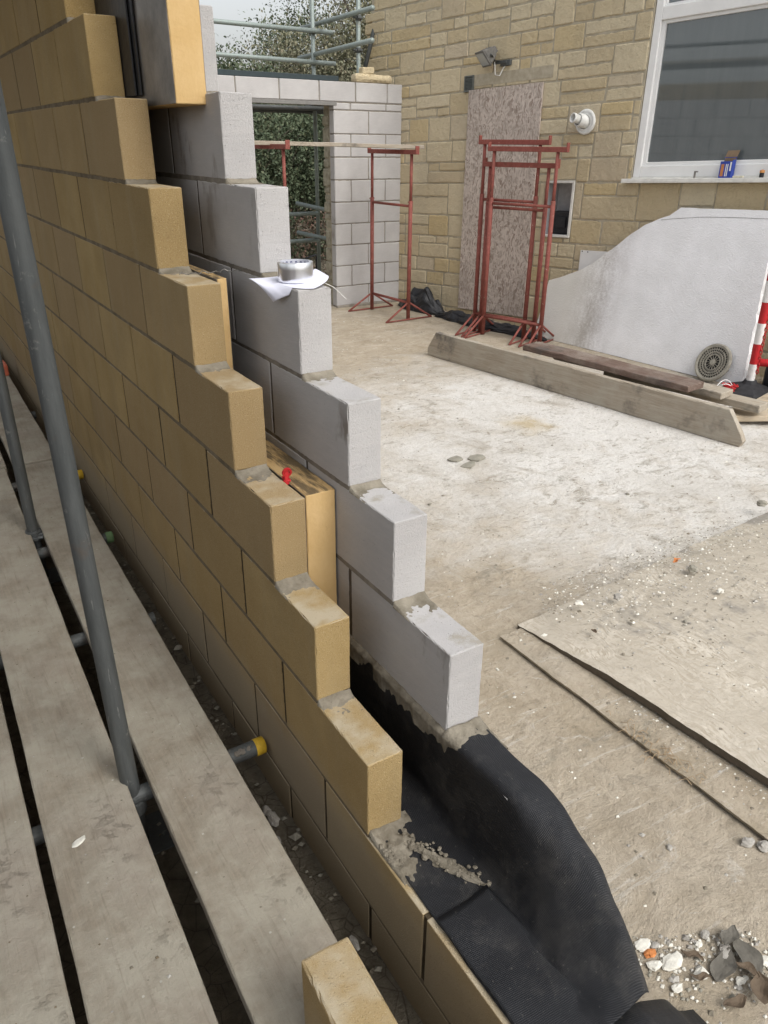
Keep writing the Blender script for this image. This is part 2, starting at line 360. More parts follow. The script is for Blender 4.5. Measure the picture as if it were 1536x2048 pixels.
def rbox(mb, lo, hi, r=.004, step=None, chip=0., warp=0., xf=None, seed=0, mi=0):
    """box with rounded, optionally chipped edges"""
    lo = np.array(lo, float); hi = np.array(hi, float); h = (hi-lo)/2; c0 = (hi+lo)/2; r = min(r, h.min()*.95)
    ax = []
    for a in range(3):
        n = 1 if not step else max(1, int(round(2*h[a]/step)))
        inner = np.linspace(-h[a]+r, h[a]-r, n+1)
        ax.append(np.concatenate([[-h[a]], inner, [h[a]]]))
    P, Fc = grid_shell(len(ax[0])-1, len(ax[1])-1, len(ax[2])-1)
    V = np.stack([ax[a][P[:, a]] for a in range(3)], 1)
    cl = np.clip(V, -(h-r), h-r); d = V-cl; L = np.linalg.norm(d, axis=1, keepdims=True); L[L == 0] = 1
    edge = ((np.abs(d) > 1e-9).sum(1) > 1)
    V = cl+d/L*r
    V = V+c0
    if chip or warp:
        for i in range(len(V)):
            p = Vector(V[i])
            if warp: V[i] += np.array(mn.noise_vector(p*4+Vector((seed*3.1,)*3)))*warp
            if chip and edge[i]:
                k = mn.noise(p*70+Vector((seed,)*3))+.6*mn.noise(p*23+Vector((seed+5,)*3))
                if k > 0: V[i] -= (d[i]/L[i])*k*chip*2.2
    if xf is not None: V = xf(V)
    mb.add(V, Fc, mi); return mb
def sbox(mb, lo, hi, xf=None, mi=0): return rbox(mb, lo, hi, min(.0015, min(h-l for l, h in zip(lo, hi))*.2), xf=xf, mi=mi)
def frame(d):
    d = np.array(d, float); d /= np.linalg.norm(d); a = np.array([0, 0, 1.]) if abs(d[2]) < .9 else np.array([1., 0, 0])
    u = np.cross(a, d); u /= np.linalg.norm(u); return u, np.cross(d, u), d
def tube(mb, pts, r, seg=16, cap=True, mi=0, hollow=False):
    pts = [np.array(p, float) for p in pts]; rs = r if isinstance(r, (list, tuple)) else [r]*len(pts)
    V = []; u = None
    for i, p in enumerate(pts):
        d = pts[min(i+1, len(pts)-1)]-pts[max(i-1, 0)]
        if u is None: u, v, dd = frame(d)
        else:
            dd = d/np.linalg.norm(d); u = u-dd*(u@dd); u /= np.linalg.norm(u); v = np.cross(dd, u)
        for k in range(seg):
            a = 2*math.pi*k/seg; V.append(p+rs[i]*(math.cos(a)*u+math.sin(a)*v))
    Fc = [(i*seg+k, i*seg+(k+1) % seg, (i+1)*seg+(k+1) % seg, (i+1)*seg+k) for i in range(len(pts)-1) for k in range(seg)]
    if cap: Fc += [tuple(range(seg))[::-1], tuple((len(pts)-1)*seg+k for k in range(seg))]
    mb.add(V, Fc, mi); return mb
def lathe(mb, prof, c, ax=(0, 0, 1), seg=28, mi=0, closed=False):
    u, v, d = frame(ax); c = np.array(c, float); V = []
    for (r, z) in prof:
        for k in range(seg):
            a = 2*math.pi*k/seg; V.append(c+d*z+r*(math.cos(a)*u+math.sin(a)*v))
    n = len(prof); rng = range(n if closed else n-1)
    Fc = [(i*seg+k, i*seg+(k+1) % seg, ((i+1) % n)*seg+(k+1) % seg, ((i+1) % n)*seg+k) for i in rng for k in range(seg)]
    mb.add(V, Fc, mi); return mb
def bar(mb, a, b, wd, ht, up=(0, 0, 1), mi=0, r=.003):
    a = np.array(a, float); b = np.array(b, float); d = b-a; L = np.linalg.norm(d); d /= L
    s = np.cross(d, up); s /= np.linalg.norm(s); t = np.cross(s, d)
    return rbox(mb, (0, -wd/2, -ht/2), (L, wd/2, ht/2), r, xf=lambda V: a+V[:, :1]*d+V[:, 1:2]*s+V[:, 2:3]*t, mi=mi)
def sheet(mb, P, th=0.0, mi=0):
    """P: grid (n,m,3) -> surface, with thickness if th"""
    P = np.asarray(P, float); n, m = P.shape[:2]
    Fc = [(i*m+j, i*m+j+1, (i+1)*m+j+1, (i+1)*m+j) for i in range(n-1) for j in range(m-1)]
    if not th: mb.add(P.reshape(-1, 3), Fc, mi); return mb
    N = np.cross(np.gradient(P, axis=0), np.gradient(P, axis=1)); N /= (np.linalg.norm(N, axis=2, keepdims=True)+1e-12)
    Q = P-N*th; k = n*m
    Fb = [tuple(i+k for i in f[::-1]) for f in Fc]
    rim = [i*m for i in range(n)]+[(n-1)*m+j for j in range(1, m)]+[i*m+m-1 for i in range(n-2, -1, -1)]+[j for j in range(m-2, 0, -1)]
    Fs = [(rim[i], rim[(i+1) % len(rim)], rim[(i+1) % len(rim)]+k, rim[i]+k) for i in range(len(rim))]
    mb.add(np.concatenate([P.reshape(-1, 3), Q.reshape(-1, 3)]), Fc+Fb+Fs, mi); return mb
def nz(x, y, z=0, s=1): return mn.noise(Vector((x*s, y*s, z)))
def lump(mb, c, rad, seed, sq=(1, 1, .6), n=8, amp=.35, mi=0):
    """irregular stone"""
    V = []; m = n+2
    for i in range(n-1):
        th = math.pi*(i+1)/n
        for j in range(m):
            ph = 2*math.pi*j/m; p = Vector((math.sin(th)*math.cos(ph), math.sin(th)*math.sin(ph), math.cos(th)))
            k = rad*(1+amp*1.6*mn.noise(p*1.3+Vector((seed*1.7,)*3))+amp*.5*mn.noise(p*3.1+Vector((seed,)*3)))
            V.append([c[0]+p.x*k*sq[0], c[1]+p.y*k*sq[1], c[2]+p.z*k*sq[2]])
    t = len(V); V.append([c[0], c[1], c[2]+rad*sq[2]]); V.append([c[0], c[1], c[2]-rad*sq[2]])
    Fc = [(i*m+j, (i+1)*m+j, (i+1)*m+(j+1) % m, i*m+(j+1) % m) for i in range(n-2) for j in range(m)]
    Fc += [(t, j, (j+1) % m) for j in range(m)]+[(t+1, (n-2)*m+(j+1) % m, (n-2)*m+j) for j in range(m)]
    mb.add(V, Fc, mi); return mb

# ================================================================== SETTING
FZ = -.27
mb = MB(); N_ = 60
ex = np.concatenate([-np.geomspace(400, 1.2, 14), np.linspace(-1, 6, 30), np.geomspace(7, 400, 14)])
ey = np.concatenate([-np.geomspace(400, 3, 12), np.linspace(-2.5, 9, 46), np.geomspace(10, 400, 14)])
G = np.array([[(x, y, -.36+(.012*nz(x, y, 0, 9)+.02*nz(x, y, 3, 3) if abs(x) < 7 and abs(y) < 12 else 0)) for y in ey] for x in ex])
sheet(mb, G); o = mb.build('ground', M['soil'], smooth=True); tag(o, None, None, kind='structure')
# concrete floor slab inside the walls: finely divided uneven top
mb = MB()
xs = np.concatenate([np.linspace(.20, 1.6, 70), np.linspace(1.63, 5.6, 70)]); ys = np.concatenate([np.linspace(-2.2, -.02, 80), np.linspace(0.02, 8.2, 120)])
S = np.array([[(x, y, FZ+.004*nz(x, y, 1, 5)+.003*nz(x, y, 2, 17)) for y in ys] for x in xs])
sheet(mb, S, .14); o = mb.build('concrete_floor', M['slab'], smooth=False); tag(o, None, None, kind='structure')

# ================================================================== NEAR WALL
TH, GZ = .094, .235
Y_END = [-.013, .228, .445, .669, .907, 1.149, 1.383, 1.605, 1.83, 2.06]
G_END = [-.033, .199, .408, .652, .878, 1.086, 1.324, 1.55]
FARY = 6.99
def leaf(name, label, x0, x1, courses, mat, mmat, pmat, hz=.215, near=2):
    t = thing(name, ((x0+x1)/2, 1, courses[0][1]), label, 'wall')
    B = MB(); Mo = MB()
    for ci, (ye, z, rec) in enumerate(courses):
        y = ye; k = 0
        while y < FARY-.05:
            y2 = min(y+.437, FARY)
            jx = rnd.uniform(-.0012, .0012); fine = k < near
            rbox(B, (x0+jx, y, z), (x1+jx, y2, z+hz), .003, .012 if fine else None, .0026 if fine else 0, .0008 if fine else 0, seed=ci*9+k)
            y += .45; k += 1
        # bed joint below this course and perpends
        rbox(Mo, (x0+.0012, ye+.004, z-.0125), (x1-.0012, FARY-.002, z+.003), .0015, .03, 0, .0016, seed=ci)
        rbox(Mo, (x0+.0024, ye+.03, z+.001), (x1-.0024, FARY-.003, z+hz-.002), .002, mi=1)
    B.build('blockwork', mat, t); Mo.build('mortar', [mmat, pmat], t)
    return t
yc = [(-2.141-.225, -.46, 0), (-2.141, -.235+.010, 0)]
yc = [(-2.366, -.46, 0), (-2.041-.0, -.235+.01, 0)]
courses = [(-2.041-.225, -.4505, 0), (-2.041, -.2255, 0)]+[(e, .225*k, 0) for k, e in enumerate(Y_END)]
leaf('block_wall', 'yellow stone-coloured block leaf with stepped unfinished end, beside the scaffold boards', 0., TH, courses, M['yellow'], M['mortar'], m_mortar('shaded_joint_mortar', (.05, .038, .024), (.09, .07, .045)))  # perpends: shade in the joints painted as a darker mortar colour
gcs = [(-.255-.225, -.225+.01, 0), (-.255, .010, 0)]+[(e, GZ+.225*k, 0) for k, e in enumerate(G_END)]
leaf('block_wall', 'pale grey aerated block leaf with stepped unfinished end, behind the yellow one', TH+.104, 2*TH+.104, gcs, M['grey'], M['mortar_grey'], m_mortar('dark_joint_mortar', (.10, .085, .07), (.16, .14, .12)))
# mortar smears at the foot of every stepped end (belongs to the walls' mortar, kept as a mesh part)
walls = [o for o in COL.objects if o.name.startswith('block_wall')]
def smears(par, x0, x1, ends, zb, mat):
    Sx = MB()
    for k, e in enumerate(ends):
        z = zb+.225*k; n, m = 34, 44; P = np.zeros((n, m, 3))
        for i in range(n):
            for j in range(m):
                x = x0-.0005+(x1-x0+.001)*i/(n-1); dy = .002+.075*(j-1)/(m-1); y = e-dy
                f = math.exp(-(dy/.014)**1.2)*.013+(.35-dy*9+1.1*nz(x, y, k*3.3, 16)+.5*nz(x, y, k, 50))*.0035
                f += .0012*nz(x, y, k+9, 120)-.001
                if i in (0, n-1): f = min(f, -.004)
                P[i, j] = (x, y, z-.010+max(f, -.004))
        sheet(Sx, P)
    return Sx.build('mortar_smear', mat, par, smooth=True)
smears(walls[0], 0., TH, Y_END[1:9], 0.225, M['wet'])
smears(walls[1], TH+.104, 2*TH+.104, G_END[1:], GZ+.225, M['wet'])
# mortar heap where each leaf stands on the membrane
mb = MB(); n, m = 80, 46; P = np.zeros((n, m, 3))
for i in range(n):
    for j in range(m):
        x = .003+.115*j/(m-1); y = -.20+.205*i/(n-1)
        e = min(1, (y+.19)/.13)-max(0, (x-.06)/.06)
        P[i, j] = (x, y, -.006+max(-.006, .012*(e-.45+.9*nz(x, y, 2, 17)+.45*nz(x, y, 6, 50)))+.010*math.exp(-(max(0, -y-.014)/.016)**1.3)+.0012*nz(x, y, 8, 120)-(.012 if j in (0, m-1) or i == 0 else 0))
sheet(mb, P); mb.build('mortar_smear', M['wet'], walls[0], smooth=True)
mb = MB(); n, m = 130, 40; P = np.zeros((n, m, 3))
for i in range(n):
    for j in range(m):
        y = -.14+.70*i/(n-1); v = j/(m-1)
        x = .178+.118*v; over = max(0, .199-x)          # part hanging down the face of the membrane
        base = .2345-over*2.6
        f = .55-max(0, (-y-.045)/.05)*.9-over*30+.9*nz(x, y, 2, 15)+.5*nz(x, y, 5, 45)
        z = base+max(-.006, .007*f)+.0014*nz(x, y, 8, 110)+(.008*math.exp(-((-y-.033)/.016)**2) if y < -.033 and x > .198 else 0)
        P[i, j] = ((x if over <= 0 else .1895-.004*max(-1.5, min(1, f*2.5))-.0015*nz(y, over, 3, 90)), y, z-(.01 if j == m-1 else 0))
sheet(mb, P); mb.build('mortar_smear', M['wet'], walls[1], smooth=True)

# ---------------- insulation boards in the cavity
def insul(lo, hi, label, seed, tilt=0):
    t = thing('insulation_board', ((lo[0]+hi[0])/2, lo[1], lo[2]), label, 'insulation', 'foam boards in the wall cavity')
    def xf(V):
        V = V.copy(); V[:, 0] += tilt*(V[:, 2]-lo[2]); return V
    a = MB(); rbox(a, (lo[0]+.002, lo[1], lo[2]), (hi[0]-.002, hi[1], hi[2]), .002, .02, .003, .001, xf, seed); a.build('foam_core', M['foam'], t)
    for x in (lo[0], hi[0]-.0019):
        b = MB(); rbox(b, (x, lo[1]+.003, lo[2]+.001), (x+.0019, hi[1], hi[2]-.001), .0006, .03, 0, .0006, xf, seed); b.build('foil_facing', M['foil'], t)
insul((.113, 1.19, 1.547), (.205, 2.6, 1.995), 'thick foam board with dark foil face standing high in the cavity at the top', 1)
insul((.100, .955, .67), (.130, 2.6, 1.119), 'ochre foam board edge showing as a thin strip in the cavity below the silver tape', 2)
insul((.108, .475, .20), (.196, 1.6, .655), 'orange foam board end standing in the cavity beside the red clip', 3)
mb = MB(); rbox(mb, (.0955, 1.50, 1.577), (.101, 1.85, 2.1), .002); rbox(mb, (.104, 1.47, 1.577), (.109, 1.85, 2.1), .002)
o = mb.build('damp_proof_strip', M['black'], origin=(.1, 1.4, 1.5)); tag(o, 'black vertical damp proof strip between yellow block end and upper foil-faced board', 'damp proof strip')
# red cavity clip
t = thing('wall_tie_clip', (.112, .585, .662), 'small red plastic retaining clip on the orange foam board', 'clip')
mb = MB()
lathe(mb, [(.008, -.003), (.013, -.003), (.013, .003), (.008, .003)], (.103, .565, .688), (0, 1, .2), 20, closed=True)
for a in range(4):
    c, s = math.cos(a*math.pi/4), math.sin(a*math.pi/4); bar(mb, (.103-c*.012, .565, .688-s*.012), (.103+c*.012, .565, .688+s*.012), .003, .003, (0, 1, 0))
mb.build('ring', M['redpl'], t, smooth=False)
mb = MB(); bar(mb, (.101, .56, .665), (.113, .60, .662), .02, .006); bar(mb, (.101, .562, .655), (.101, .566, .700), .012, .004); mb.build('prong', M['redpl'], t)
# wire ties
mb = MB(); tube(mb, [(.02+.2*i/24, 1.02+.012*math.sin(i*.9), 1.128+.0035*math.sin(i*1.7)) for i in range(25)], .0014, 8)
o = mb.build('wall_tie', M['wire'], origin=(.1, 1.02, 1.128)); tag(o, 'thin wavy wire wall tie lying across the cavity left of the silver tape', 'wall tie')
mb = MB(); tube(mb, [(.29, .70, 1.132), (.318, .69, 1.118), (.345, .672, 1.088)], .0009, 6)
o = mb.build('wire', M['wire'], origin=(.3, .7, 1.12)); tag(o, 'thin loose wire end poking from under the right of the paper', 'wire')

# ---------------- paper and tape
A, Bp, Mb, Fp, E_, D_ = [np.array(v) for v in ((.143, .832, 1.133), (.174, .752, 1.083), (.255, .862, 1.1285), (.243, .648, 1.1275), (.36, .868, 1.138), (.342, .760, 1.134))]
n = 26; P = np.zeros((n, n, 3))
for i in range(n):
    u = i/(n-1)
    L0 = [(1-u)*(1-2*u), 4*u*(1-u), u*(2*u-1)]
    back = L0[0]*A+L0[1]*Mb+L0[2]*E_; fr = L0[0]*Bp+L0[1]*Fp+L0[2]*D_
    if u < .3: fr = fr+np.array((0, 0, .006))*math.sin(u/.3*math.pi)
    for j in range(n):
        v = j/(n-1); p = back*(1-v)+fr*v; flat = back[2]*(1-v)+1.1275*v
        z = back[2]*(1-v**1.6)+fr[2]*v**1.6
        if .193 < p[0] < .30: z = max(z, 1.1268)
        P[i, j] = (p[0], p[1], z)
mb = MB(); sheet(mb, P, .0004); o = mb.build('paper_sheet', M['paper'], smooth=True, origin=(.25, .75, 1.127)); tag(o, 'white curled sheet of paper on top of grey block under the tape roll', 'paper')
t = thing('tape_roll', (.247, .765, 1.1295), 'shiny silver aluminium tape roll standing on the white paper', 'tape roll')
c = (.247, .765, 1.1295); mb = MB()
pr = [(.039, 0), (.0455, 0), (.0462, .001), (.0463, .012), (.0458, .03), (.0463, .047), (.0455, .0485), (.039, .0485)]
lathe(mb, pr, c, seg=64)
V = mb.v[0]
for i in range(len(V)):
    a = math.atan2(V[i][1]-c[1], V[i][0]-c[0]); r = math.hypot(V[i][0]-c[0], V[i][1]-c[1])
    if r > .044:
        k = 1+.012*max(0, mn.noise(Vector((a*3, V[i][2]*60, 1))))-(.01 if -2.2 < a < -2.1 else 0); V[i][0] = c[0]+(V[i][0]-c[0])*k; V[i][1] = c[1]+(V[i][1]-c[1])*k
mb.build('tape', M['tape'], t, smooth=True)
mb = MB(); lathe(mb, [(.0372, -.0002), (.0389, -.0002), (.0389, .0487), (.0372, .0487)], c, seg=48, closed=True); core = mb.build('core', M['core'], t, smooth=False)
mb = MB()
for k in range(18):
    a = k*math.pi/9
    for (da, z0, z1) in ((-.05, .034, .044), (.05, .034, .044), (0, .036, .038), (.0, .042, .044)):
        wd = .022 if da else .05
        Vq = [(c[0]+.0370*math.cos(a+da+s*wd), c[1]+.0370*math.sin(a+da+s*wd), c[2]+z) for s, z in ((-1, z0), (1, z0), (1, z1), (-1, z1))]
        mb.add(Vq, [(0, 1, 2, 3)])
mb.build('printed_mark', M['ink'], core)

# ================================================================== MEMBRANE
ctrl = [ # y, list of (x,z) across
 (.45, [(.050, .0), (.12, .002), (.182, .004), (.189, .05), (.190, .20), (.199, .2335), (.24, .2345), (.288, .2345), (.291, .228)]),
 (.00, [(.030, -.006), (.10, -.005), (.180, -.002), (.188, .06), (.190, .20), (.199, .232), (.235, .235), (.285, .2345), (.291, .230)]),
 (-.16, [(.016, -.006), (.09, -.006), (.160, -.002), (.184, .05), (.190, .18), (.200, .230), (.240, .234), (.280, .2325), (.287, .228)]),
 (-.27, [(.013, -.006), (.08, -.006), (.155, .000), (.180, .05), (.193, .17), (.203, .226), (.245, .234), (.285, .229), (.293, .222)]),
 (-.36, [(.011, -.006), (.08, -.004), (.145, .004), (.175, .05), (.198, .13), (.220, .185), (.253, .205), (.283, .203), (.293, .190)]),
 (-.43, [(.010, -.005), (.08, -.003), (.138, .006), (.170, .045), (.200, .10), (.228, .145), (.260, .168), (.286, .165), (.294, .145)]),
 (-.51, [(.010, -.004), (.08, -.003), (.135, .005), (.165, .03), (.198, .066), (.228, .098), (.252, .118), (.270, .118), (.281, .098)]),
 (-.56, [(.010, -.004), (.08, -.003), (.132, .003), (.160, .018), (.190, .040), (.215, .062), (.240, .080), (.258, .080), (.272, .058)]),
 (-.615, [(.010, -.003), (.08, -.002), (.120, .000), (.150, .004), (.180, .010), (.205, .020), (.228, .030), (.245, .034), (.256, .026)])]
def cr(p0, p1, p2, p3, t): return .5*((2*p1)+(-p0+p2)*t+(2*p0-5*p1+4*p2-p3)*t*t+(-p0+3*p1-3*p2+p3)*t**3)
rows = np.array([[(x, y, z) for x, z in l] for y, l in ctrl])
def densify(Pm, k, axis):
    Pm = np.moveaxis(Pm, axis, 0); n = len(Pm); out = []
    for i in range(n-1):
        a, b, c_, d = Pm[max(i-1, 0)], Pm[i], Pm[i+1], Pm[min(i+2, n-1)]
        for q in range(k): out.append(cr(a, b, c_, d, q/k))
    out.append(Pm[-1]); return np.moveaxis(np.array(out), 0, axis)
D = densify(densify(rows, 10, 0), 7, 1)
for i in range(D.shape[0]):
    for j in range(D.shape[1]):
        x, y, z = D[i, j]; k = .004 if y < -.28 else .0015
        D[i, j, 2] += k*1.3*nz(x, y, z, 14)+(.0022*nz(x+y, x-y*.5, z, 33) if y < -.2 else 0) + (.0035*math.sin(y*46+x*30)*max(0, min(1, (-y-.3)/.15)) if x > .15 else 0)
# near end edge swings inwards to the left (cut obliquely)
for j in range(D.shape[1]):
    tt = j/(D.shape[1]-1)
def uvgrid(D):
    du = np.concatenate([[0], np.cumsum(np.linalg.norm(np.diff(D[:, D.shape[1]//2], axis=0), axis=1))])
    dv = np.concatenate([[0], np.cumsum(np.linalg.norm(np.diff(D[D.shape[0]//2], axis=0), axis=1))])
    g = np.array([[(a, b) for b in dv] for a in du]).reshape(-1, 2); return np.concatenate([g, g])
mb = MB(); sheet(mb, D, .0014)
mem = mb.build('damp_proof_membrane', M['membrane'], smooth=True, origin=(.15, -.2, 0), uv=uvgrid(D)); tag(mem, 'large black embossed membrane rising over the cavity and curling beyond the grey wall end', 'membrane')
# second length of membrane: laps at the front and runs on towards the viewer and down to the right
pr = []
for y in np.linspace(-.60, -1.5, 24):
    t_ = (-.60-y)/.9; row = []
    for x, z in ((.012, -.008), (.06, -.009), (.12, -.010), (.18, -.012), (.24, -.02), (.30, -.06), (.35, -.10), (.38, -.14), (.42, -.20), (.48, -.25)):
        row.append((x+.03*t_*(x > .2), y, z+.003*nz(x, y, 3, 16)))
    pr.append(row)
D2 = densify(np.array(pr), 3, 1); mb = MB(); sheet(mb, D2, .0014)
o = mb.build('damp_proof_membrane', M['membrane'], smooth=True, origin=(.2, -.8, 0), uv=uvgrid(D2)); tag(o, 'black membrane piece under the curled one sloping onto rubble at bottom right', 'membrane')
pr = [[(x, y+ (x-.01)*.05, -.0015+(.010*((x-.10)/.05) if x > .10 else 0)+.0028*nz(x, y, 6, 15)+.0025*math.sin(y*38+x*20)) for x in np.linspace(.011, .150, 20)] for y in np.linspace(-.272, -1.3, 70)]
D3 = np.array(pr); 
for i in range(D3.shape[0]):
    for j in range(D3.shape[1]):
        if D3[i, j, 0] > .1 and D3[i, j, 1] < -.5: D3[i, j, 2] = max(-.001, D3[i, j, 2]-.012*(min(1, (-D3[i, j, 1]-.5)/.1)))
D3[:, :, 2] += .003
mb = MB(); sheet(mb, D3, .0014)
o = mb.build('damp_proof_membrane', M['membrane'], smooth=True, origin=(.08, -.6, 0), uv=uvgrid(D3)); tag(o, 'flat black membrane strip with a straight lapped end, lying beside the yellow ledge', 'membrane')
# mortar crumbs on the membrane
mb = MB()
for k in range(90):
    t_ = rnd.random(); x = .070+.085*t_+rnd.gauss(0, .011); y = -.06-.21*t_+rnd.gauss(0, .014); lump(mb, (x, y, .001+.002*rnd.random()), rnd.uniform(.0015, .006)*(1 if rnd.random() > .1 else 1.5), k, n=5)
for k in range(16): lump(mb, (rnd.uniform(.005, .03), rnd.gauss(-.085, .02), .0), rnd.uniform(.003, .008), k+200, n=5)
n, m = 30, 10; P = np.zeros((n, m, 3))
for i in range(n):
    for j in range(m):
        u = i/(n-1); v = j/(m-1)-.5; w_ = .05*(.7+.9*abs(nz(u*7, 8)))*math.sin(math.pi*min(1, u*1.02))**.6*(1+.7*nz(u*4, 3))
        P[i, j] = (.06+.10*u+v*w_*.8, -.05-.225*u+v*w_*.7*(-.2), -.005+.0085*(1-(2*v)**2)*math.sin(math.pi*min(1, u*1.02))**.5+.003*nz(u, v, 1, 9))
sheet(mb, P)
o = mb.build('mortar_crumbs', M['wet'], origin=(.1, -.1, 0)); tag(o, 'dropped mortar and grey crumbs lying on the black membrane near the lowest yellow block', 'mortar droppings', kind=None)
o['kind'] = 'stuff'; del o['label']; del o['category']

# ================================================================== SCAFFOLD (near side)
BZ = -.115
def board(x0, y0, x1, y1, label, zt=BZ, wd=.222, seed=0):
    t = thing('scaffold_board', ((x0+x1)/2, (y0+y1)/2, zt-.038), label, 'scaffold board', 'scaffold boards beside the yellow wall')
    a = np.array((x0, y0, zt-.019)); b = np.array((x1, y1, zt-.019)); d = b-a; L = np.linalg.norm(d); d /= L; s = np.array((d[1], -d[0], 0))
    def xf(V):
        o = a+V[:, :1]*d+V[:, 1:2]*s; o[:, 2] += V[:, 2]; return o
    mb = MB(); rbox(mb, (0, -wd/2, -.019), (L, wd/2, .019), .004, .035, .0022, .002, xf, seed)
    mb.build('plank', M['board'], t, smooth=False)
board(-.285, -1.9, -.214, 3.115, 'dusty scaffold board nearest the yellow wall, carrying the loose yellow block', seed=1)
board(-.578, -1.9, -.478, 3.13, 'dusty scaffold board in the middle, with the oval white splash', seed=2)
board(-.812, -1.9, -.74, 3.1, 'dusty scaffold board at the far left edge, beyond the narrow black gap', seed=3)
board(-.214, 3.135, -.17, 6.9, 'farther scaffold board continuing end to end past the cross joint next to the yellow wall', zt=BZ+.004, seed=4)
board(-.47, 3.15, -.42, 6.9, 'farther scaffold board at the left frame edge behind the thin standard', zt=BZ+.002, seed=5)
def splat(mb, cx, cy, z, rx, ry, seed, th=.0015, ang=0):
    n = 22; V = [(cx, cy, z+th)]; 
    for ring in (.7, 1):
        for k in range(n):
            a = 2*math.pi*k/n; r = ring*(1+.22*mn.noise(Vector((math.cos(a)*1.6, math.sin(a)*1.6, seed))))
            x, y = rx*r*math.cos(a), ry*r*math.sin(a); V.append((cx+x*math.cos(ang)-y*math.sin(ang), cy+x*math.sin(ang)+y*math.cos(ang), z+(th if ring < 1 else -.001)))
    F_ = [(0, 1+k, 1+(k+1) % n) for k in range(n)]+[(1+k, 1+n+k, 1+n+(k+1) % n, 1+(k+1) % n) for k in range(n)]
    mb.add(V, F_)
mb = MB(); splat(mb, -.571, .434, BZ+.001, .020, .010, 2, ang=.5); 
o = mb.build('mortar_splash', M['chip'], origin=(-.571, .434, BZ)); tag(o, 'oval white mortar splash on the middle scaffold board', 'splash')
# transoms (short cross tubes)
for k, (ye, ys, xe, cap, lab) in enumerate([(.577, .577, -.012, 'yellowcap', 'grey scaffold tube with yellow end cap butting the yellow wall at the front'),
        (1.419, 1.419, -.075, 'rubber', 'scaffold tube visible in the board gap between the two standards'), (2.176, 2.176, -.056, 'greencap', 'scaffold tube with dull green cap by the foot of the wall behind the thick standard'),
        (3.0, 3.0, -.008, 'yellowcap', 'third capped scaffold tube from the front meeting the wall, left of the thick standard'), (4.19, 4.19, -.03, 'rubber', 'fourth capped scaffold tube against the wall, in the dark gap near the left frame edge'), (5.17, 5.17, -.04, 'rubber', 'farthest scaffold tube end by the wall at the left frame edge')]):
    z = BZ-.038-.026-.004
    t = thing('scaffold_tube', (-.5, ye, z), lab, 'scaffold tube', 'cross tubes under the scaffold boards')
    mb = MB(); tube(mb, [(-1.1, ys, z), (xe-.018, ye, z)], .0242, 20); mb.build('tube', M['steel'], t, smooth=False)
    if k in (0, 2, 3):
        mb = MB(); lathe(mb, [(.0, .0), (.020, .0), (.0262, -.003), (.0268, -.03), (.0248, -.032)], (xe, ye, z), (1, 0, 0), 20); mb.build('end_cap', M[cap], t, smooth=True)
        if k == 0:
            mb = MB(); n_ = 0
            for q in range(7): lump(mb, (xe-.05-rnd.uniform(0, .05), ye-.012+rnd.uniform(-.01, .006), z+.019), rnd.uniform(.006, .011), q, n=6)
            mb.build('mortar_lump', M['mortar_grey'], t)
def coupler(par, c, ax, ax2, mat):
    mb = MB(); c = np.array(c)
    lathe(mb, [(.0255, -.024), (.031, -.024), (.033, -.018), (.033, .018), (.031, .024), (.0255, .024)], c, ax, 20, closed=True)
    u = np.array(ax2, float); n = np.cross(ax, u)
    bar(mb, c+n*.03-u*.03, c+n*.03+u*.03, .03, .02, ax); bar(mb, c+u*.03, c+u*.06, .018, .018, ax)
    lathe(mb, [(0, -.03), (.009, -.03), (.009, .03), (0, .03)], c+u*.045, n, 6)
    return mb.build('coupler', mat, par)
t = thing('scaffold_standard', (-.408, .582, -.35), 'thick grey scaffold standard crossing the left of the picture in the board gap', 'scaffold pole', 'upright scaffold poles beside the yellow wall')
mb = MB(); tube(mb, [(-.406, .582, -.35), (-.408, .582, -.12), (-.420, .74, 2.6), (-.424, .785, 3.4)], .02415, 32); mb.build('tube', M['steel'], t, smooth=True)
mb = MB(); rbox(mb, (-.48, .51, -.358), (-.33, .66, -.352), .002); mb.build('base_plate', M['steel'], t)
coupler(t, (-.406, .582, -.215), (0, 0, 1), (0, 1, 0), M['steel'])
t = thing('scaffold_standard', (-.371, 2.27, -.35), 'slimmer-looking second scaffold standard farther along the boards at the left edge', 'scaffold pole', 'upright scaffold poles beside the yellow wall')
mb = MB(); tube(mb, [(-.371, 2.27, -.35), (-.371, 2.27, -.12), (-.374, 2.27, 3.4)], .02415, 24); mb.build('tube', M['steel'], t, smooth=True)
coupler(t, (-.371, 2.27, -.13), (0, 0, 1), (0, -1, 0), M['steel']); 
mb = MB(); rbox(mb, (-.44, 2.2, -.358), (-.30, 2.34, -.352), .002); mb.build('base_plate', M['steel'], t)
# outer scaffold lift: only its reflection in the window is seen
for k, y in enumerate((4.2, 6.1, 8.0)):
    mb = MB(); tube(mb, [(-.40, y, -.35), (-.40, y, 4.4)], .02415, 14); o = mb.build('scaffold_standard', M['steel'], smooth=True, origin=(-.4, y, -.35))
    tag(o, 'upright scaffold pole outside the wall, mirrored faintly in the house window', 'scaffold pole', 'mirrored scaffold poles')
for k, z in enumerate((2.75, 3.2)):
    mb = MB(); tube(mb, [(-.44, 3.6, z), (-.44, 9.4, z)], .02415, 14); o = mb.build('scaffold_ledger', M['steel'], smooth=True, origin=(-.44, 3.6, z))
    tag(o, 'level guard rail outside the wall, mirrored faintly in the house window', 'scaffold pole', 'mirrored guard rails')

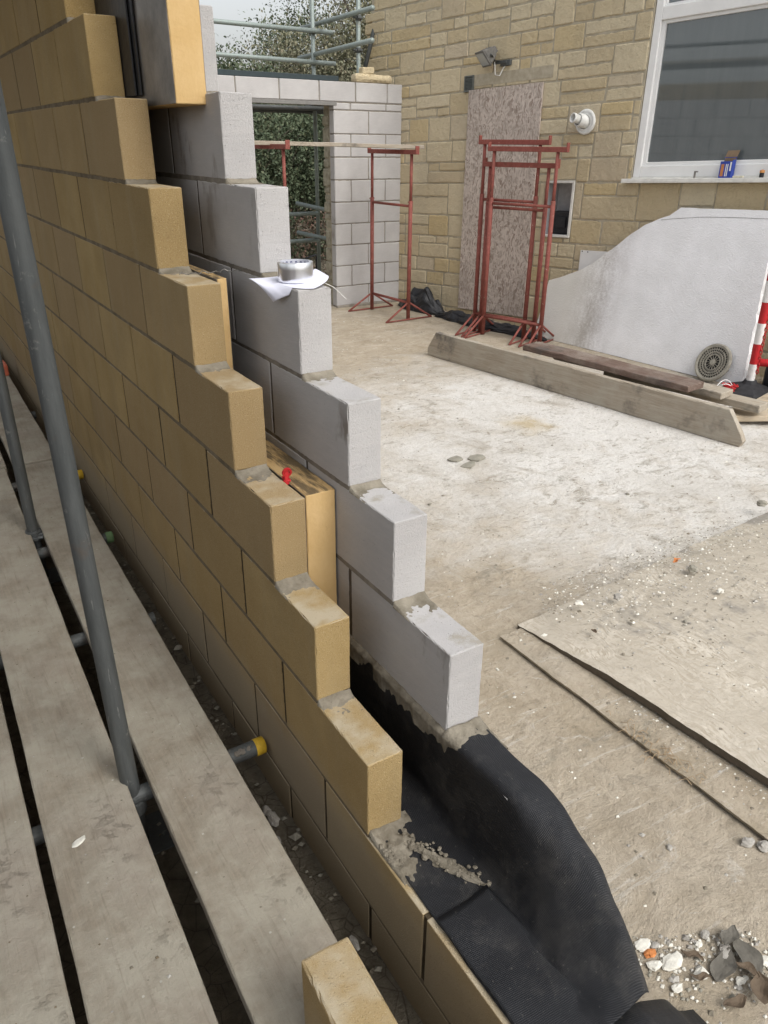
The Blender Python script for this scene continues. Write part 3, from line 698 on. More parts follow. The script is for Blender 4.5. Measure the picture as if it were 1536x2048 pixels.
# unseen scaffold lift overhead and fence at the left, added to shade this wall side
for k in range(4):
    x = -.215-.235*k
    mb = MB(); rbox(mb, (x-.112, -2.6, 2.50), (x+.112, 8.0, 2.538), .004); o = mb.build('scaffold_board', M['board'], origin=(x, 2.5, 2.5)); tag(o, 'scaffold board of an unseen lift overhead, added to shade the wall side', 'scaffold board', 'added shade boards overhead')  # these scaffold_board objects are added shade casters
t = thing('shade_fence', (-2.3, 2, -.36), 'unseen dark close-boarded timber fence added to shade the scaffold side, beyond the left frame edge', 'fence')
mb = MB()
for k in range(90):
    y = -5+.15*k; rbox(mb, (-2.32+.008*(k % 2), y, -.36), (-2.30+.008*(k % 2), y+.16, 1.15+.01*rnd.random()), .002)
mb.build('shade_fence_boards', M['dktimber'], t)
for k in range(8):
    mb = MB(); rbox(mb, (-2.42, -5+1.9*k, -.5), (-2.32, -4.9+1.9*k, 1.22), .005); mb.build('shade_fence_post', M['dktimber'], t)

# ---------------- loose yellow block at the front
t = thing('loose_block', (-.245, -.47, BZ), 'loose yellow block with pale worn top on the nearest scaffold board', 'block')
def xf(V):
    a = R_(-1.5); q = V.copy(); q[:, 0] = -.245+V[:, 0]*math.cos(a)-V[:, 1]*math.sin(a); q[:, 1] = -.262+V[:, 0]*math.sin(a)+V[:, 1]*math.cos(a); return q
mb = MB(); rbox(mb, (-.05, -.44, BZ), (.05, 0, BZ+.215), .006, .012, .004, .0015, xf, 77); mb.build('block_body', M['yellow'], t)
# ================================================================== FAR WALL
FY = 6.79
t = thing('block_wall', (3.9, FY, FZ), 'far wall of pale grey blocks with door opening and block pier against the house', 'wall')
B = MB(); Mo = MB()
def fb(x0, x1, z0, z1, sd): rbox(B, (x0, FY+rnd.uniform(-.001, .001), z0), (x1, FY+.1, z1), .006, .055, .003, .001, seed=sd)
for k in range(9):
    z = -.258+.225*k
    segs = [(3.662, 4.085), (4.095, 4.515)] if k % 2 == 0 else [(3.662, 3.862), (3.872, 4.305), (4.315, 4.515)]
    for a, b in segs: fb(a, b, z+.004, z+.219, k)
    xx = .30+(0 if k % 2 == 0 else .22)
    while xx < 2.0: fb(xx, min(xx+.44, 2.0), z+.004, z+.219, k); xx += .45
for a, b in ((3.662, 3.86), (3.87, 4.305), (4.315, 4.515)): fb(a, b, 1.772, 1.832, 3)
sp = [.30, .75, 1.20, 1.66, 2.12, 2.585, 3.05, 3.50, 3.93, 4.325, 4.525]
for a, b in zip(sp[:-1], sp[1:]): fb(a+.006, b-.006, 1.846, 2.028, 5)
rbox(Mo, (3.666, FY+.006, -.27), (4.512, FY+.096, 1.84), .003, .1, 0, .002); rbox(Mo, (.3, FY+.006, -.27), (1.998, FY+.096, 1.84), .003)
rbox(Mo, (.3, FY+.007, 1.836), (4.52, FY+.095, 2.024), .003, .12, 0, .002)
rbox(Mo, (3.65, FY-.035, -.285), (4.53, FY+.01, -.245), .01, .03, .006, .006)
B.build('blockwork', M['grey'], t); Mo.build('mortar', M['mortar_grey'], t)
mb = MB(); rbox(mb, (1.9, FY-.004, 1.806), (3.70, FY+.11, 1.842), .003); mb.build('steel_lintel', plain('grey_lintel', (.20, .195, .185), .6), t)
B = MB(); z = -.30; k = 0
while z < 1.8:
    h = rnd.uniform(.07, .2); rbox(B, (3.70+rnd.uniform(-.012, .012), 6.985, z), (4.5, 7.12, z+h-.012), .015, .04, .008, .008, seed=k); z += h; k += 1
x = 1.9
while x < 4.5:
    h = rnd.uniform(.1, .34); rbox(B, (x, 6.985, 1.815+rnd.uniform(0, .01)), (x+h-.012, 7.12, 1.868), .012, .03, .006, .005, seed=k); x += h; k += 1
B.build('stone_facing', M['timber'] if 0 else m_mortar('weathered_facing', (.27, .25, .19), (.45, .42, .33)), t)
mb = MB(); rbox(mb, (3.715, 6.995, -.3), (4.5, 7.11, 1.84), .003); rbox(mb, (3.71, 6.89, -.3), (3.75, 6.99, 1.80), .003); mb.build('cavity_closer', M['pmortar'], t)
mb = MB(); rbox(mb, (1.7, FY+.01, 2.031), (3.735, FY+.10, 2.078), .003); o = mb.build('steel_channel', M['steelblk'], origin=(2.7, FY, 2.03)); tag(o, 'long dark blue-grey steel channel lying along the top of the far wall', 'steel channel')
mb = MB(); rbox(mb, (3.925, FY-.0, 2.030), (4.395, FY+.13, 2.112), .03, .03, .012, .012, seed=4); o = mb.build('coping_stone', M['stone'], origin=(4.1, FY, 2.03)); tag(o, 'rounded weathered stone on top of the far wall next to the house', 'stone')
mb = MB(); rbox(mb, (4.03, FY+.02, 2.112), (4.175, FY+.11, 2.175), .01, .03, .006, .006, seed=9); o = mb.build('small_stone', M['stone'], origin=(4.1, FY, 2.11)); tag(o, 'small square stone perched on the rounded stone by the house corner', 'stone')

# ================================================================== HOUSE
HD = np.array([.18427535, -.98200698, .04129028]); HN = np.array([-.98284516, -.18443264, 0.]); HQ = np.array([4.515, FY, 0.])
def H(V):
    V = np.atleast_2d(V); return HQ+V[:, :1]*HD+V[:, 1:2]*HN+V[:, 2:3]*np.array([0, 0, 1.])   # (s along, n out of the wall, t up)
def hp(s, n, t): return H([[s, n, t]])[0]
house = thing('house', tuple(hp(2, 0, -.3)), 'existing house with buff rubble stone wall and white framed window', 'house')
stones = MB()
holes = [(2.03, 2.352, .558, 1.062), (2.925, 5.3, 1.045, 3.0)]
def blocked(s0, s1, t0, t1): return [h for h in holes if s0 < h[1]-.01 and s1 > h[0]+.01 and t0 < h[3]-.01 and t1 > h[2]+.01]
def stone(s0, s1, t0, t1, dep=0):
    g = .006
    if s1-s0 < .045 or t1-t0 < .045: 
        if s1-s0 < .02 or t1-t0 < .02: return
    hb = blocked(s0, s1, t0, t1)
    if hb:
        h = hb[0]
        if s0 < h[0]: stone(s0, h[0], t0, t1)
        if s1 > h[1]: stone(h[1], s1, t0, t1)
        a, b = max(s0, h[0]), min(s1, h[1])
        if t0 < h[2]: stone(a, b, t0, h[2])
        if t1 > h[3]: stone(a, b, h[3], t1)
        return
    pr = rnd.uniform(-.003, .005); step = .045 if s1 > -.3 else None
    rbox(stones, (s0+g, -.05, t0+g), (s1-g, pr, t1-g), .009, step, .007, .0035, lambda V: H(V), seed=len(stones.v) % 97)
tz = -.62
while tz < 3.05:
    if tz > .95 or rnd.random() < .25: h = rnd.choice((.205, .225, .235, .32))
    else: h = rnd.choice((.145, .15, .15, .22))
    s = -.45+rnd.uniform(-.2, 0)
    while s < 5.6:
        wd = rnd.uniform(.22, .44)
        if h > .19 and rnd.random() < .42:
            n_ = 2 if h < .28 or rnd.random() < .5 else 3; cuts = [tz]
            rel = sorted(rnd.uniform(.35, .65) for _ in range(1)) if n_ == 2 else [.34, .67]
            lv = [tz]+[tz+h*c for c in rel]+[tz+h]
            wd = rnd.uniform(.28, .62)
            for a, b in zip(lv[:-1], lv[1:]):
                q = s; 
                cutp = s+wd*rnd.uniform(.3, .7) if wd > .33 and rnd.random() < .4 else None
                if cutp: stone(s, cutp, a, b); stone(cutp, s+wd, a, b)
                else: stone(s, s+wd, a, b)
        else: stone(s, s+min(wd, h*1.9), tz, tz+h); wd = min(wd, h*1.9)
        s += wd
    tz += h
hv = stones.build('stonework', M['stone'], house)
mb = MB()
def hbox(mb, s0, s1, n0, n1, t0, t1, r=.002, step=None, chip=0., mi=0): rbox(mb, (s0, n0, t0), (s1, n1, t1), r, step, chip, 0, lambda V: H(V), mi=mi)
# pointing / wall core, built round the openings
hbox(mb, -.5, 2.03, -.30, -.006, -.7, 3.1); hbox(mb, 2.0305, 2.3515, -.30, -.0065, -.7, .558); hbox(mb, 2.0305, 2.3515, -.30, -.0065, 1.062, 3.1)
hbox(mb, 2.352, 2.925, -.30, -.006, -.7, 3.1); hbox(mb, 2.9255, 5.3, -.30, -.0065, -.7, 1.045); hbox(mb, 5.3005, 5.7, -.30, -.006, -.7, 3.1)
mb.build('pointing', M['pmortar'], house)
mb = MB(); rbox(mb, (.93, -.001, 1.93), (1.99, .0035, 2.03), .001, .05, 0, 0, lambda V: H(V)); mb.build('render_patch', M['pmortar'], house)
# window
win = bpy.data.objects.new('window', None)
W0, W1, T0, T1 = 2.93, 5.25, 1.085, 2.95
mb = MB()
hbox(mb, W0, W0+.065, -.10, -.015, T0, T1, .006); hbox(mb, W0+.065, W1, -.10, -.0155, T0, T0+.09, .006); hbox(mb, W0+.065, W1, -.10, -.0155, 2.245, 2.34, .006); hbox(mb, W1-.06, W1+.005, -.10, -.014, T0+.09, T1, .006)
hbox(mb, W0+.064, W0+.10, -.075, -.035, T0+.089, 2.2455, .004); hbox(mb, W0+.10, W1-.06, -.075, -.036, T0+.089, T0+.118, .004); hbox(mb, W0+.10, W1-.06, -.075, -.036, 2.22, 2.2455, .004)
hbox(mb, W0+.064, W0+.085, -.075, -.034, 2.3395, T1, .004); hbox(mb, W0+.085, W1-.06, -.075, -.035, 2.3395, 2.358, .004)
wf = mb.build('window_frame', M['upvc'], house)
mb = MB(); hbox(mb, W0+.09, W1-.055, -.062, -.056, T0+.10, 2.23, .001); mb.build('glass', M['glass'], wf)
mb = MB(); hbox(mb, W0+.07, W1-.055, -.062, -.056, 2.35, T1, .001); mb.build('glass', M['glass'], wf)
mb = MB(); hbox(mb, W0-.055, W1+.1, -.10, .075, 1.052, 1.074, .005); hbox(mb, W0-.055, W1+.1, .062, .0765, 1.040, 1.060, .003); hbox(mb, W0, W1, -.098, .0, 1.073, 1.0855, .003)
mb.build('window_sill', M['sill'], house)
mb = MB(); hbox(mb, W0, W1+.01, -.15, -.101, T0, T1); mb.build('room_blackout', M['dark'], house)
# meter cupboard recess in the stone wall
mb = MB()
hbox(mb, 2.03, 2.352, -.02, .012, 1.040, 1.062, .003); hbox(mb, 2.03, 2.352, -.02, .012, .558, .580, .003); hbox(mb, 2.0295, 2.050, -.02, .0115, .5805, 1.0395, .003); hbox(mb, 2.330, 2.3525, -.02, .0115, .5805, 1.0395, .003)
bx = mb.build('meter_box_frame', M['sill'], house)
mb = MB(); hbox(mb, 2.03, 2.352, -.19, -.18, .555, 1.065); hbox(mb, 2.03, 2.0495, -.18, -.02, .56, 1.06); hbox(mb, 2.331, 2.352, -.18, -.02, .56, 1.06); hbox(mb, 2.05, 2.331, -.18, -.02, 1.041, 1.06); hbox(mb, 2.05, 2.331, -.18, -.02, .56, .579); mb.build('box_lining', M['boxin'], bx)
mb = MB(); hbox(mb, 2.075, 2.32, -.178, -.07, .585, .79, .008); hbox(mb, 2.14, 2.25, -.07, -.055, .64, .74, .004); mb.build('meter', M['rubber'], bx)
# boarded doorway sheet
mb = MB(); rbox(mb, (.988, .004, -.245), (1.90, .022, 1.90), .002, .09, .002, .001, lambda V: H(V))
o = mb.build('strand_board_sheet', M['osb'], origin=tuple(hp(1.45, 0, -.245))); tag(o, 'tall weathered strand board sheet covering a doorway in the stone wall', 'board')
# air vent
t = thing('air_vent', tuple(hp(.98, 0, 1.95)), 'small dark louvred air vent on the stone wall above the boarded doorway', 'vent')
mb = MB(); 
for a in ((.918, .929, 1.888, 2.03), (1.027, 1.038, 1.888, 2.03), (.929, 1.027, 2.018, 2.03), (.929, 1.027, 1.888, 1.9)): hbox(mb, a[0], a[1], -.01, .02, a[2], a[3], .002)
hbox(mb, .93, 1.026, -.01, .006, 1.9, 2.018); mb.build('vent_frame', M['vent'], t)
mb = MB()
for k in range(9): rbox(mb, (.93, .004, 0), (1.026, .019, .004), .001, xf=lambda V, k=k: H(np.stack([V[:, 0], V[:, 1], 1.906+.0122*k+V[:, 2]-(V[:, 1]-.004)*.6], 1)))
mb.build('louvre', M['vent'], t)
# floodlight
t = thing('floodlight', tuple(hp(1.42, 0, 2.12)), 'old grey floodlight tilted down on a bracket above the boarded doorway', 'floodlight')
c = hp(1.275, .13, 2.150); fwd = np.array(HN)*.7+np.array(HD)*-.38+np.array([0, 0, -.62]); fwd /= np.linalg.norm(fwd)
sd_ = np.cross(fwd, [0, 0, 1]); sd_ /= np.linalg.norm(sd_); upv = np.cross(sd_, fwd)
def fx(V, taper=.0):
    k = 1+V[:, 1:2]*taper; V = V*1.15; return c+V[:, :1]*sd_*k+V[:, 1:2]*fwd+V[:, 2:3]*upv*k
mb = MB(); rbox(mb, (-.085, -.075, -.058), (.085, .02, .058), .012, .03, xf=lambda V: fx(V, 4.5)); 
for k in range(6): rbox(mb, (-.065+.024*k, -.10, -.034), (-.060+.024*k, -.04, .034), .001, xf=lambda V: fx(V, 3))
mb.build('lamp_housing', M['lamp'], t)
mb = MB(); rbox(mb, (-.095, .018, -.066), (.095, .028, .066), .003, xf=fx); rim = mb.build('bezel', M['lamp'], t)
mb = MB(); rbox(mb, (-.080, .0281, -.052), (.080, .031, .052), .001, xf=fx); mb.build('lens', M['lens'], rim)
mb = MB(); bar(mb, c-sd_*.115-fwd*.02, hp(1.33, .035, 2.105), .02, .005); bar(mb, c+sd_*.115-fwd*.02, hp(1.42, .035, 2.105), .02, .005)
hbox(mb, 1.30, 1.46, .028, .042, 2.09, 2.118, .003); hbox(mb, 1.38, 1.50, -.01, .032, 2.07, 2.12, .006); bar(mb, c-sd_*.115-fwd*.02, c+sd_*.115-fwd*.02, .006, .02); mb.build('bracket', M['steel'], t)
mb = MB(); tube(mb, [c-fwd*.08-upv*.03, c-fwd*.12+np.array([0, 0, -.07]), hp(1.36, .07, 2.0), hp(1.40, .05, 1.99), hp(1.42, .03, 2.05), hp(1.44, .01, 2.08)], .004, 8); mb.build('cable', M['white'], t, smooth=True)
# flue
t = thing('boiler_flue', tuple(hp(2.39, 0, 1.54)), 'white plastic flue outlet with round collar between the boarded doorway and window', 'flue')
mb = MB(); cc = hp(2.40, 0, 1.545); lathe(mb, [(.0, .003), (.096, .003), (.105, .012), (.10, .022), (.085, .030), (.078, .022), (.068, .034), (.06, .03), (.06, .0)], cc, HN, 36); mb.build('collar', M['white'], t, smooth=True)
ax_ = HN*.93-HD*.28+np.array([0, 0, .18]); mb = MB(); lathe(mb, [(.055, 0), (.055, .095), (.050, .10), (.044, .095), (.044, .02)], cc, ax_, 28); lathe(mb, [(.036, .0), (.036, .135), (.041, .14), (.041, .16), (.035, .162), (.031, .15), (.031, .06)], cc+np.array([0, 0, .004]), ax_, 28); mb.build('pipe', M['white'], t, smooth=True)
mb = MB(); lathe(mb, [(0, .08), (.031, .08)], cc+np.array([0, 0, .004]), ax_, 20); mb.build('pipe_bore', M['dark'], t)
# sign card
mb = MB(); hbox(mb, 2.505, 2.86, .008, .012, .20, .455, .001); t = mb.build('sign_plate', M['upvc'], origin=tuple(hp(2.6, 0, .2))); tag(t, 'blank white plastic plate fixed to the stone wall, half hidden by the polystyrene', 'plate')
for s_, t_ in ((2.525, .445), (2.585, .442)):
    mb = MB(); lathe(mb, [(0, .0035), (.005, .003), (.006, 0)], hp(s_, .012, t_), HN, 10); mb.build('screw', M['rubber'], t)
# things on the sill
t = thing('screw_box', tuple(hp(3.77, .03, 1.074)), 'open blue cardboard box with white and orange print on the window sill', 'box')
sx0, sx1, sn0, sn1, st0, st1 = 3.735, 3.832, -.006, .052, 1.0745, 1.195
mb = MB(); hbox(mb, sx0, sx1, sn1-.002, sn1, st0, st1, .0004); hbox(mb, sx0, sx1, sn0, sn0+.002, st0, st1+.03, .0004); hbox(mb, sx0, sx0+.002, sn0+.002, sn1-.002, st0, st1, .0004); hbox(mb, sx1-.002, sx1, sn0+.002, sn1-.002, st0, st1+.01, .0004); hbox(mb, sx0+.002, sx1-.002, sn0+.002, sn1-.002, st0, st0+.003, .0004)
mb.build('carton', M['blue'], t)
mb = MB(); rbox(mb, (sx0, -.001, 0), (sx1, 0, .05), .0003, xf=lambda V: H(np.stack([V[:, 0]+V[:, 2]*.25, sn0+V[:, 1]-V[:, 2]*.15, st1+.028+V[:, 2]], 1))); hbox(mb, sx0+.003, sx1-.003, sn0+.0025, sn0+.004, st0+.01, st1+.025, .0004); mb.build('flap', M['card'], t)
mb = MB(); hbox(mb, sx0+.010, sx0+.034, sn1+.0002, sn1+.0012, st0+.012, st1-.02, .0002); mb.build('orange_print', M['orange'], t)
mb = MB(); hbox(mb, sx0+.047, sx0+.054, sn1+.0002, sn1+.0012, st0+.012, st1-.02, .0002); hbox(mb, sx0+.060, sx0+.067, sn1+.0002, sn1+.0012, st0+.012, st1-.02, .0002); hbox(mb, sx0+.080, sx0+.092, sn1+.0002, sn1+.0012, st0+.05, st1-.006, .0002); mb.build('white_print', M['upvc'], t)
t = thing('battery', tuple(hp(4.07, .03, 1.074)), 'small black battery with copper coloured top standing on the window sill', 'battery')
mb = MB(); lathe(mb, [(0, 0), (.0165, 0), (.0165, .034), (.0, .034)], hp(4.07, .035, 1.0745), (0, 0, 1), 20); mb.build('case', M['rubber'], t)
mb = MB(); lathe(mb, [(.0, .0345), (.0185, .0345), (.0185, .052), (.007, .053), (.007, .056), (0, .056)], hp(4.07, .035, 1.0745), (0, 0, 1), 20); mb.build('top_band', plain('copper', (.6, .28, .1), .5), t)
mb = MB(); hbox(mb, 3.518, 3.534, .03, .040, 1.0745, 1.128, .003); hbox(mb, 3.52, 3.55, .028, .044, 1.118, 1.128, .002); o = mb.build('metal_fixing', M['wire'], origin=tuple(hp(3.526, .035, 1.075))); tag(o, 'small grey metal hinge fixing upright on the sill left of the blue box', 'fixing')
mb = MB(); hbox(mb, 3.845, 3.93, .02, .045, 1.0745, 1.089, .004); o = mb.build('foam_packer', plain('cream_packer', (.66, .62, .48), .8), origin=tuple(hp(3.88, .03, 1.075))); tag(o, 'cream coloured packer strip on the sill just right of the blue box', 'packer')

# ================================================================== POLYSTYRENE SHEET
EA = np.array([4.70, 4.34, FZ]); ee = np.array([4.87, 2.38, FZ])-EA; ee /= np.linalg.norm(ee)
eu = np.array([.28, .28*.087, 1.27]); eu /= np.linalg.norm(eu); en = np.cross(ee, eu); en /= np.linalg.norm(en)
if en[0] > 0: en = -en
eo = bpy.data.objects.new('t', None)
outl = [(-.193, .545), (-.039, .601), (.148, .684), (.271, .758), (.368, .844), (.49, .944), (.6, 1.048), (.718, 1.133), (.847, 1.196), (.93, 1.226), (.973, 1.262), (1.021, 1.296), (1.1, 1.299), (1.192, 1.299), (1.5, 1.312), (1.80, 1.322), (1.83, 1.2), (1.872, 1.05), (1.887, .963), (1.905, .82), (1.917, .693), (1.945, .5), (1.96, .334), (1.985, .15), (1.999, .004), (-.22, .004)]
def erd(p):
    out = []
    for (a, b) in zip(p, p[1:]+p[:1]):
        L = math.hypot(b[0]-a[0], b[1]-a[1]); n = max(1, int(L/.03))
        for i in range(n):
            x, y = a[0]+(b[0]-a[0])*i/n, a[1]+(b[1]-a[1])*i/n; k = .004 if y > .02 else 0
            if x > 1.8 and .05 < y < 1.25: k = .011
            out.append((x+k*nz(x*9, y*9, 2, 3), y+k*nz(x, y, 7, 19)*.5))
    return out
ol = erd(outl); n = len(ol)
Vv = [(x, 0, y) for x, y in ol]+[(x+.0, -.05, y) for x, y in ol]
Fc = [tuple(range(n)), tuple(range(2*n-1, n-1, -1))]+[(i, i+n, (i+1) % n+n, (i+1) % n) for i in range(n)]
me = bpy.data.meshes.new('polystyrene_sheet'); me.from_pydata(Vv, [], Fc); me.materials.append(M['eps'])
o = bpy.data.objects.new('polystyrene_sheet', me); COL.objects.link(o)
o.matrix_world = Matrix(((ee[0], en[0], eu[0], EA[0]), (ee[1], en[1], eu[1], EA[1]), (ee[2], en[2], eu[2], EA[2]), (0, 0, 0, 1)))
tag(o, 'big white polystyrene sheet with curved top edge leaning against the stone wall under the window', 'polystyrene sheet')
EM = np.array(o.matrix_world)
def EP(x, n_, y): return (EA+ee*x+en*n_+eu*y)
mb = MB(); tube(mb, [EP(x, .0005, y) for x, y in ((.86, 1.185), (.944, 1.199), (1.214, 1.234), (1.5, 1.252), (1.8, 1.262))], .0016, 6); l_ = mb.build('scored_line', M['lamp']); l_.parent = o; l_.matrix_parent_inverse = o.matrix_world.inverted()
# round grate leaning on it
c = EP(1.735, .055, .145); gx = ee; ga = en*.93+eu*.2+ee*-.12; ga /= np.linalg.norm(ga)
t = thing('drain_grate', tuple(c-eu*.15), 'round dirty plastic grate with rings of slots leaning on the polystyrene sheet', 'grate')
mb = MB()
def ringp(r0, r1, z0=-.006, z1=.006): lathe(mb, [(r0, z0), (r1, z0), (r1, z1), (r0, z1)], c, ga, 56, closed=True)
lathe(mb, [(.128, -.02), (.150, -.024), (.158, -.012), (.156, .002), (.146, .010), (.128, .006)], c, ga, 56, closed=True)
ringp(.105, .112); ringp(.083, .090); ringp(.060, .067)
u, v, d = frame(ga)
for k in range(36):
    a = 2*math.pi*k/36; dr = math.cos(a)*u+math.sin(a)*v; bar(mb, c+dr*.063, c+dr*.132, .0055, .008, d)
for k in range(14):
    a = 2*math.pi*(k+.3)/14; dr = math.cos(a)*u+math.sin(a)*v; bar(mb, c+dr*.018, c+dr*.063, .0042, .008, d)
lathe(mb, [(0, .007), (.022, .007), (.024, -.006), (0, -.006)], c, ga, 20)
mb.build('grate_face', M['disc'], t)
mb = MB(); lathe(mb, [(0, -.022), (.149, -.022), (.149, -.026), (0, -.026)], c, ga, 40); mb.build('grate_back', M['rubber'], t)

# ================================================================== TIMBERS ON THE FLOOR
def plank(name, a, b, wd, ht, label, mat, up=(0, 0, 1), seed=0, ends=None, chip=.004):
    a = np.array(a, float); b = np.array(b, float); d = b-a; L = np.linalg.norm(d); d /= L; s = np.cross(d, up); s /= np.linalg.norm(s); tt = np.cross(s, d)
    def xf(V):
        V = V.copy()
        if ends:
            e0, e1 = ends; f = (V[:, 2]+ht/2)/ht
            V[:, 0] += np.clip(1-V[:, 0]/(L*.1), 0, 1)*np.interp(f, [0, .3, 1], [0, -e0*.0, e0])-np.clip(1-(L-V[:, 0])/(L*.1), 0, 1)*np.interp(f, [0, .22, 1], [.02, 0, e1])
        return a+V[:, :1]*d+V[:, 1:2]*s+V[:, 2:3]*tt
    mb = MB(); rbox(mb, (0, -wd/2, -ht/2), (L, wd/2, ht/2), .005, .04, chip, .003, xf, seed)
    # own axes so that the grain follows the plank
    V = np.concatenate(mb.v); mtx = Matrix(((d[0], s[0], tt[0], a[0]), (d[1], s[1], tt[1], a[1]), (d[2], s[2], tt[2], a[2]), (0, 0, 0, 1)))
    Rm = np.stack([d, s, tt], 1); L_ = (V-a)@Rm
    me = bpy.data.meshes.new(name); me.from_pydata(L_.tolist(), [], mb.f); me.materials.append(mat); o = bpy.data.objects.new(name, me); COL.objects.link(o); o.matrix_world = mtx
    tag(o, label, 'timber', 'loose timbers on the floor'); return o
plank('timber_plank', (3.335, 4.465, FZ+.112), (3.708, 1.515, FZ+.112), .045, .222, 'long grey stained plank standing on edge with both ends cut slanting', M['timber'], seed=1, ends=(.10, .13))
plank('timber_plank', (3.62, 3.45, -.010), (3.79, 1.995, -.010), .20, .045, 'dark brown weathered plank lying flat along the top of the long grey plank', M['dktimber'], seed=2)
plank('timber_plank', (3.80, 3.3, -.075), (4.03, 1.91, -.075), .17, .045, 'brown plank lying under the dark one with only its right end showing', M['timber'], seed=3)
plank('timber_plank', (3.78, 2.1, -.225), (4.75, 1.45, -.212), .20, .04, 'pale clean plank lying flat at the right edge beyond the slanting plank end', M['ltimber'], seed=4)
plank('timber_plank', (3.95, 2.9, -.13), (4.15, 1.7, -.13), .15, .05, 'short plank packed beneath the stacked planks near the black cone base', M['timber'], seed=5)
plank('timber_plank', (4.42, 1.93, -.235), (5.3, 2.0, -.10), .10, .03, 'narrow pale plank propped at the right edge in front of the cone base', M['ltimber'], seed=6)

# ================================================================== CHAIN POSTS
def post(label, base, ax, h, first, grp, bands=6, up0=.07, r=.03):
    t = thing('barrier_post', base, label, 'barrier post', grp); base = np.array(base); u, v, d = frame(ax)
    mb = MB(); lathe(mb, [(0, 0), (.20, 0), (.205, .012), (.19, .03), (.11, .058), (.06, .075), (.045, .10), (.036, .10)], base, ax, 8)
    mb.build('base', M['rubber'], t)
    L = h/bands
    for k in range(bands):
        mb = MB(); lathe(mb, [(r, up0+k*L), (r, up0+(k+1)*L)]+([(0, up0+(k+1)*L)] if k == bands-1 else []), base, ax, 20); mb.build('band', M['redpl' if (k+first) % 2 else 'redwhite'], t, smooth=True)
    return t
post('upright red and white banded barrier post on black base at the right edge', (4.82, 2.25, FZ), (-.012, .012, 1), .93, 0, 'barrier posts')
post('fallen red and white barrier post lying behind the upright one', (5.28, 1.9, -.06), (-.55, .52, .02), .5, 1, 'barrier posts', 3)
# chain of links
def link(mb, c, ax, side, L=.034, Wd=.020, r=.0032, mi=0):
    ax = np.array(ax)/np.linalg.norm(ax); side = np.array(side)/np.linalg.norm(side); pts = []
    for k in range(14):
        a = 2*math.pi*k/14; pts.append(c+ax*math.cos(a)*L/2*(1.0)+side*math.sin(a)*Wd/2)
    pts.append(pts[0]); tube(mb, pts, r, 6, False)
def chain(name, pts, label):
    pts = [np.array(p, float) for p in pts]; mb = MB(); k = 0
    for a, b in zip(pts[:-1], pts[1:]):
        L = np.linalg.norm(b-a); n = max(1, int(round(L/.027))); d = (b-a)/L; u, v, _ = frame(d)
        for i in range(n): link(mb, a+(b-a)*(i+.5)/n, d, u if k % 2 else v); k += 1
    o = mb.build(name, M['redpl'], smooth=True, origin=tuple(pts[0])); tag(o, label, 'chain'); return o
chain('plastic_chain', [(4.80, 2.195, .60), (4.775, 2.19, .33), (4.775, 2.19, .05), (4.785, 2.19, -.10)], 'red plastic link chain hanging down the banded barrier post')
pts = [(4.66+.055*math.cos(a*1.9)*(1-.02*a), 2.30+.055*math.sin(a*2.3), -.225+.012*math.sin(a)+.002*a) for a in np.linspace(0, 9, 34)]
chain('plastic_chain', pts, 'heap of red chain piled on the black post base')
mb = MB(); tube(mb, [(4.63+.07*math.cos(a), 2.33+.05*math.sin(a), -.20+.02*math.sin(2*a)) for a in np.linspace(0, 7.5, 40)], .0035, 8); o = mb.build('white_cord', M['upvc'], smooth=True, origin=(4.63, 2.33, -.2)); tag(o, 'loop of white cord lying over the heaped red chain', 'cord')
# dark things behind the post
mb = MB(); rbox(mb, (4.95, 1.75, FZ), (5.25, 2.25, -.02), .03, .05, .01, .01, seed=3); o = mb.build('black_crate', M['black'], origin=(5.1, 2., FZ)); tag(o, 'black plastic tub behind the barrier posts at the right edge', 'tub')

# ================================================================== TRESTLES
def trestle(pa, pb, ztop, label, zmid=.96, grp='red steel trestles', lug=.05, ext=.09, foot=1.0, zsock=.62):
    pa = np.array((*pa, FZ)); pb = np.array((*pb, FZ)); t = thing('trestle', tuple((pa+pb)/2), label, 'trestle', grp)
    d = pb-pa; L = np.linalg.norm(d); d /= L; s = np.array((d[1], -d[0], 0)); z = np.array((0, 0, 1.))
    for p in (pa, pb):
        mb = MB(); tube(mb, [p+z*.004, p+z*(zmid+.05-FZ)], .021, 14); leg = mb.build('leg', M['red'], t, smooth=True)
        mb = MB(); tube(mb, [p+z*(zmid-.05-FZ), p+z*(ztop-FZ)], .0155, 12); 
        tube(mb, [p-s*.03+z*(zmid+.04-FZ), p+s*.035+z*(zmid+.04-FZ)], .005, 8); mb.build('inner_tube', M['red'], t, smooth=True)
        out = -1 if p is pa else 1
        fb_ = MB()
        for sg in (-1, 1):
            f = p+s*sg*.30*foot+d*out*.02; tube(fb_, [p+z*.19, f+z*.012], .0105, 10)
        tube(fb_, [p-s*.31*foot+d*out*.02+z*.011, p+s*.31*foot+d*out*.02+z*.011], .008, 8)
        fb_.build('foot_brace', M['red'], t, smooth=True)
    mb = MB(); tube(mb, [pa+z*(zmid-FZ), pb+z*(zmid-FZ)], .013, 12); mb.build('crossbar', M['red'], t, smooth=True)
    mb = MB(); tube(mb, [pa+z*.185, pb+z*.185], .014, 12); mb.build('crossbar', M['red'], t, smooth=True)
    mb = MB(); a = pa-d*ext*.6+z*(ztop-FZ+.02); b = pb+d*ext+z*(ztop-FZ+.02); bar(mb, a, b, .045, .042)
    for q in (a, b): bar(mb, q-z*.02, q+z*.055, .045, .012, d)
    mb.build('head_beam', M['red'], t)
    return t
trestle((4.27, 4.86), (4.475, 4.25), 1.40, 'red steel trestle in front of the nested group by the boarded doorway')
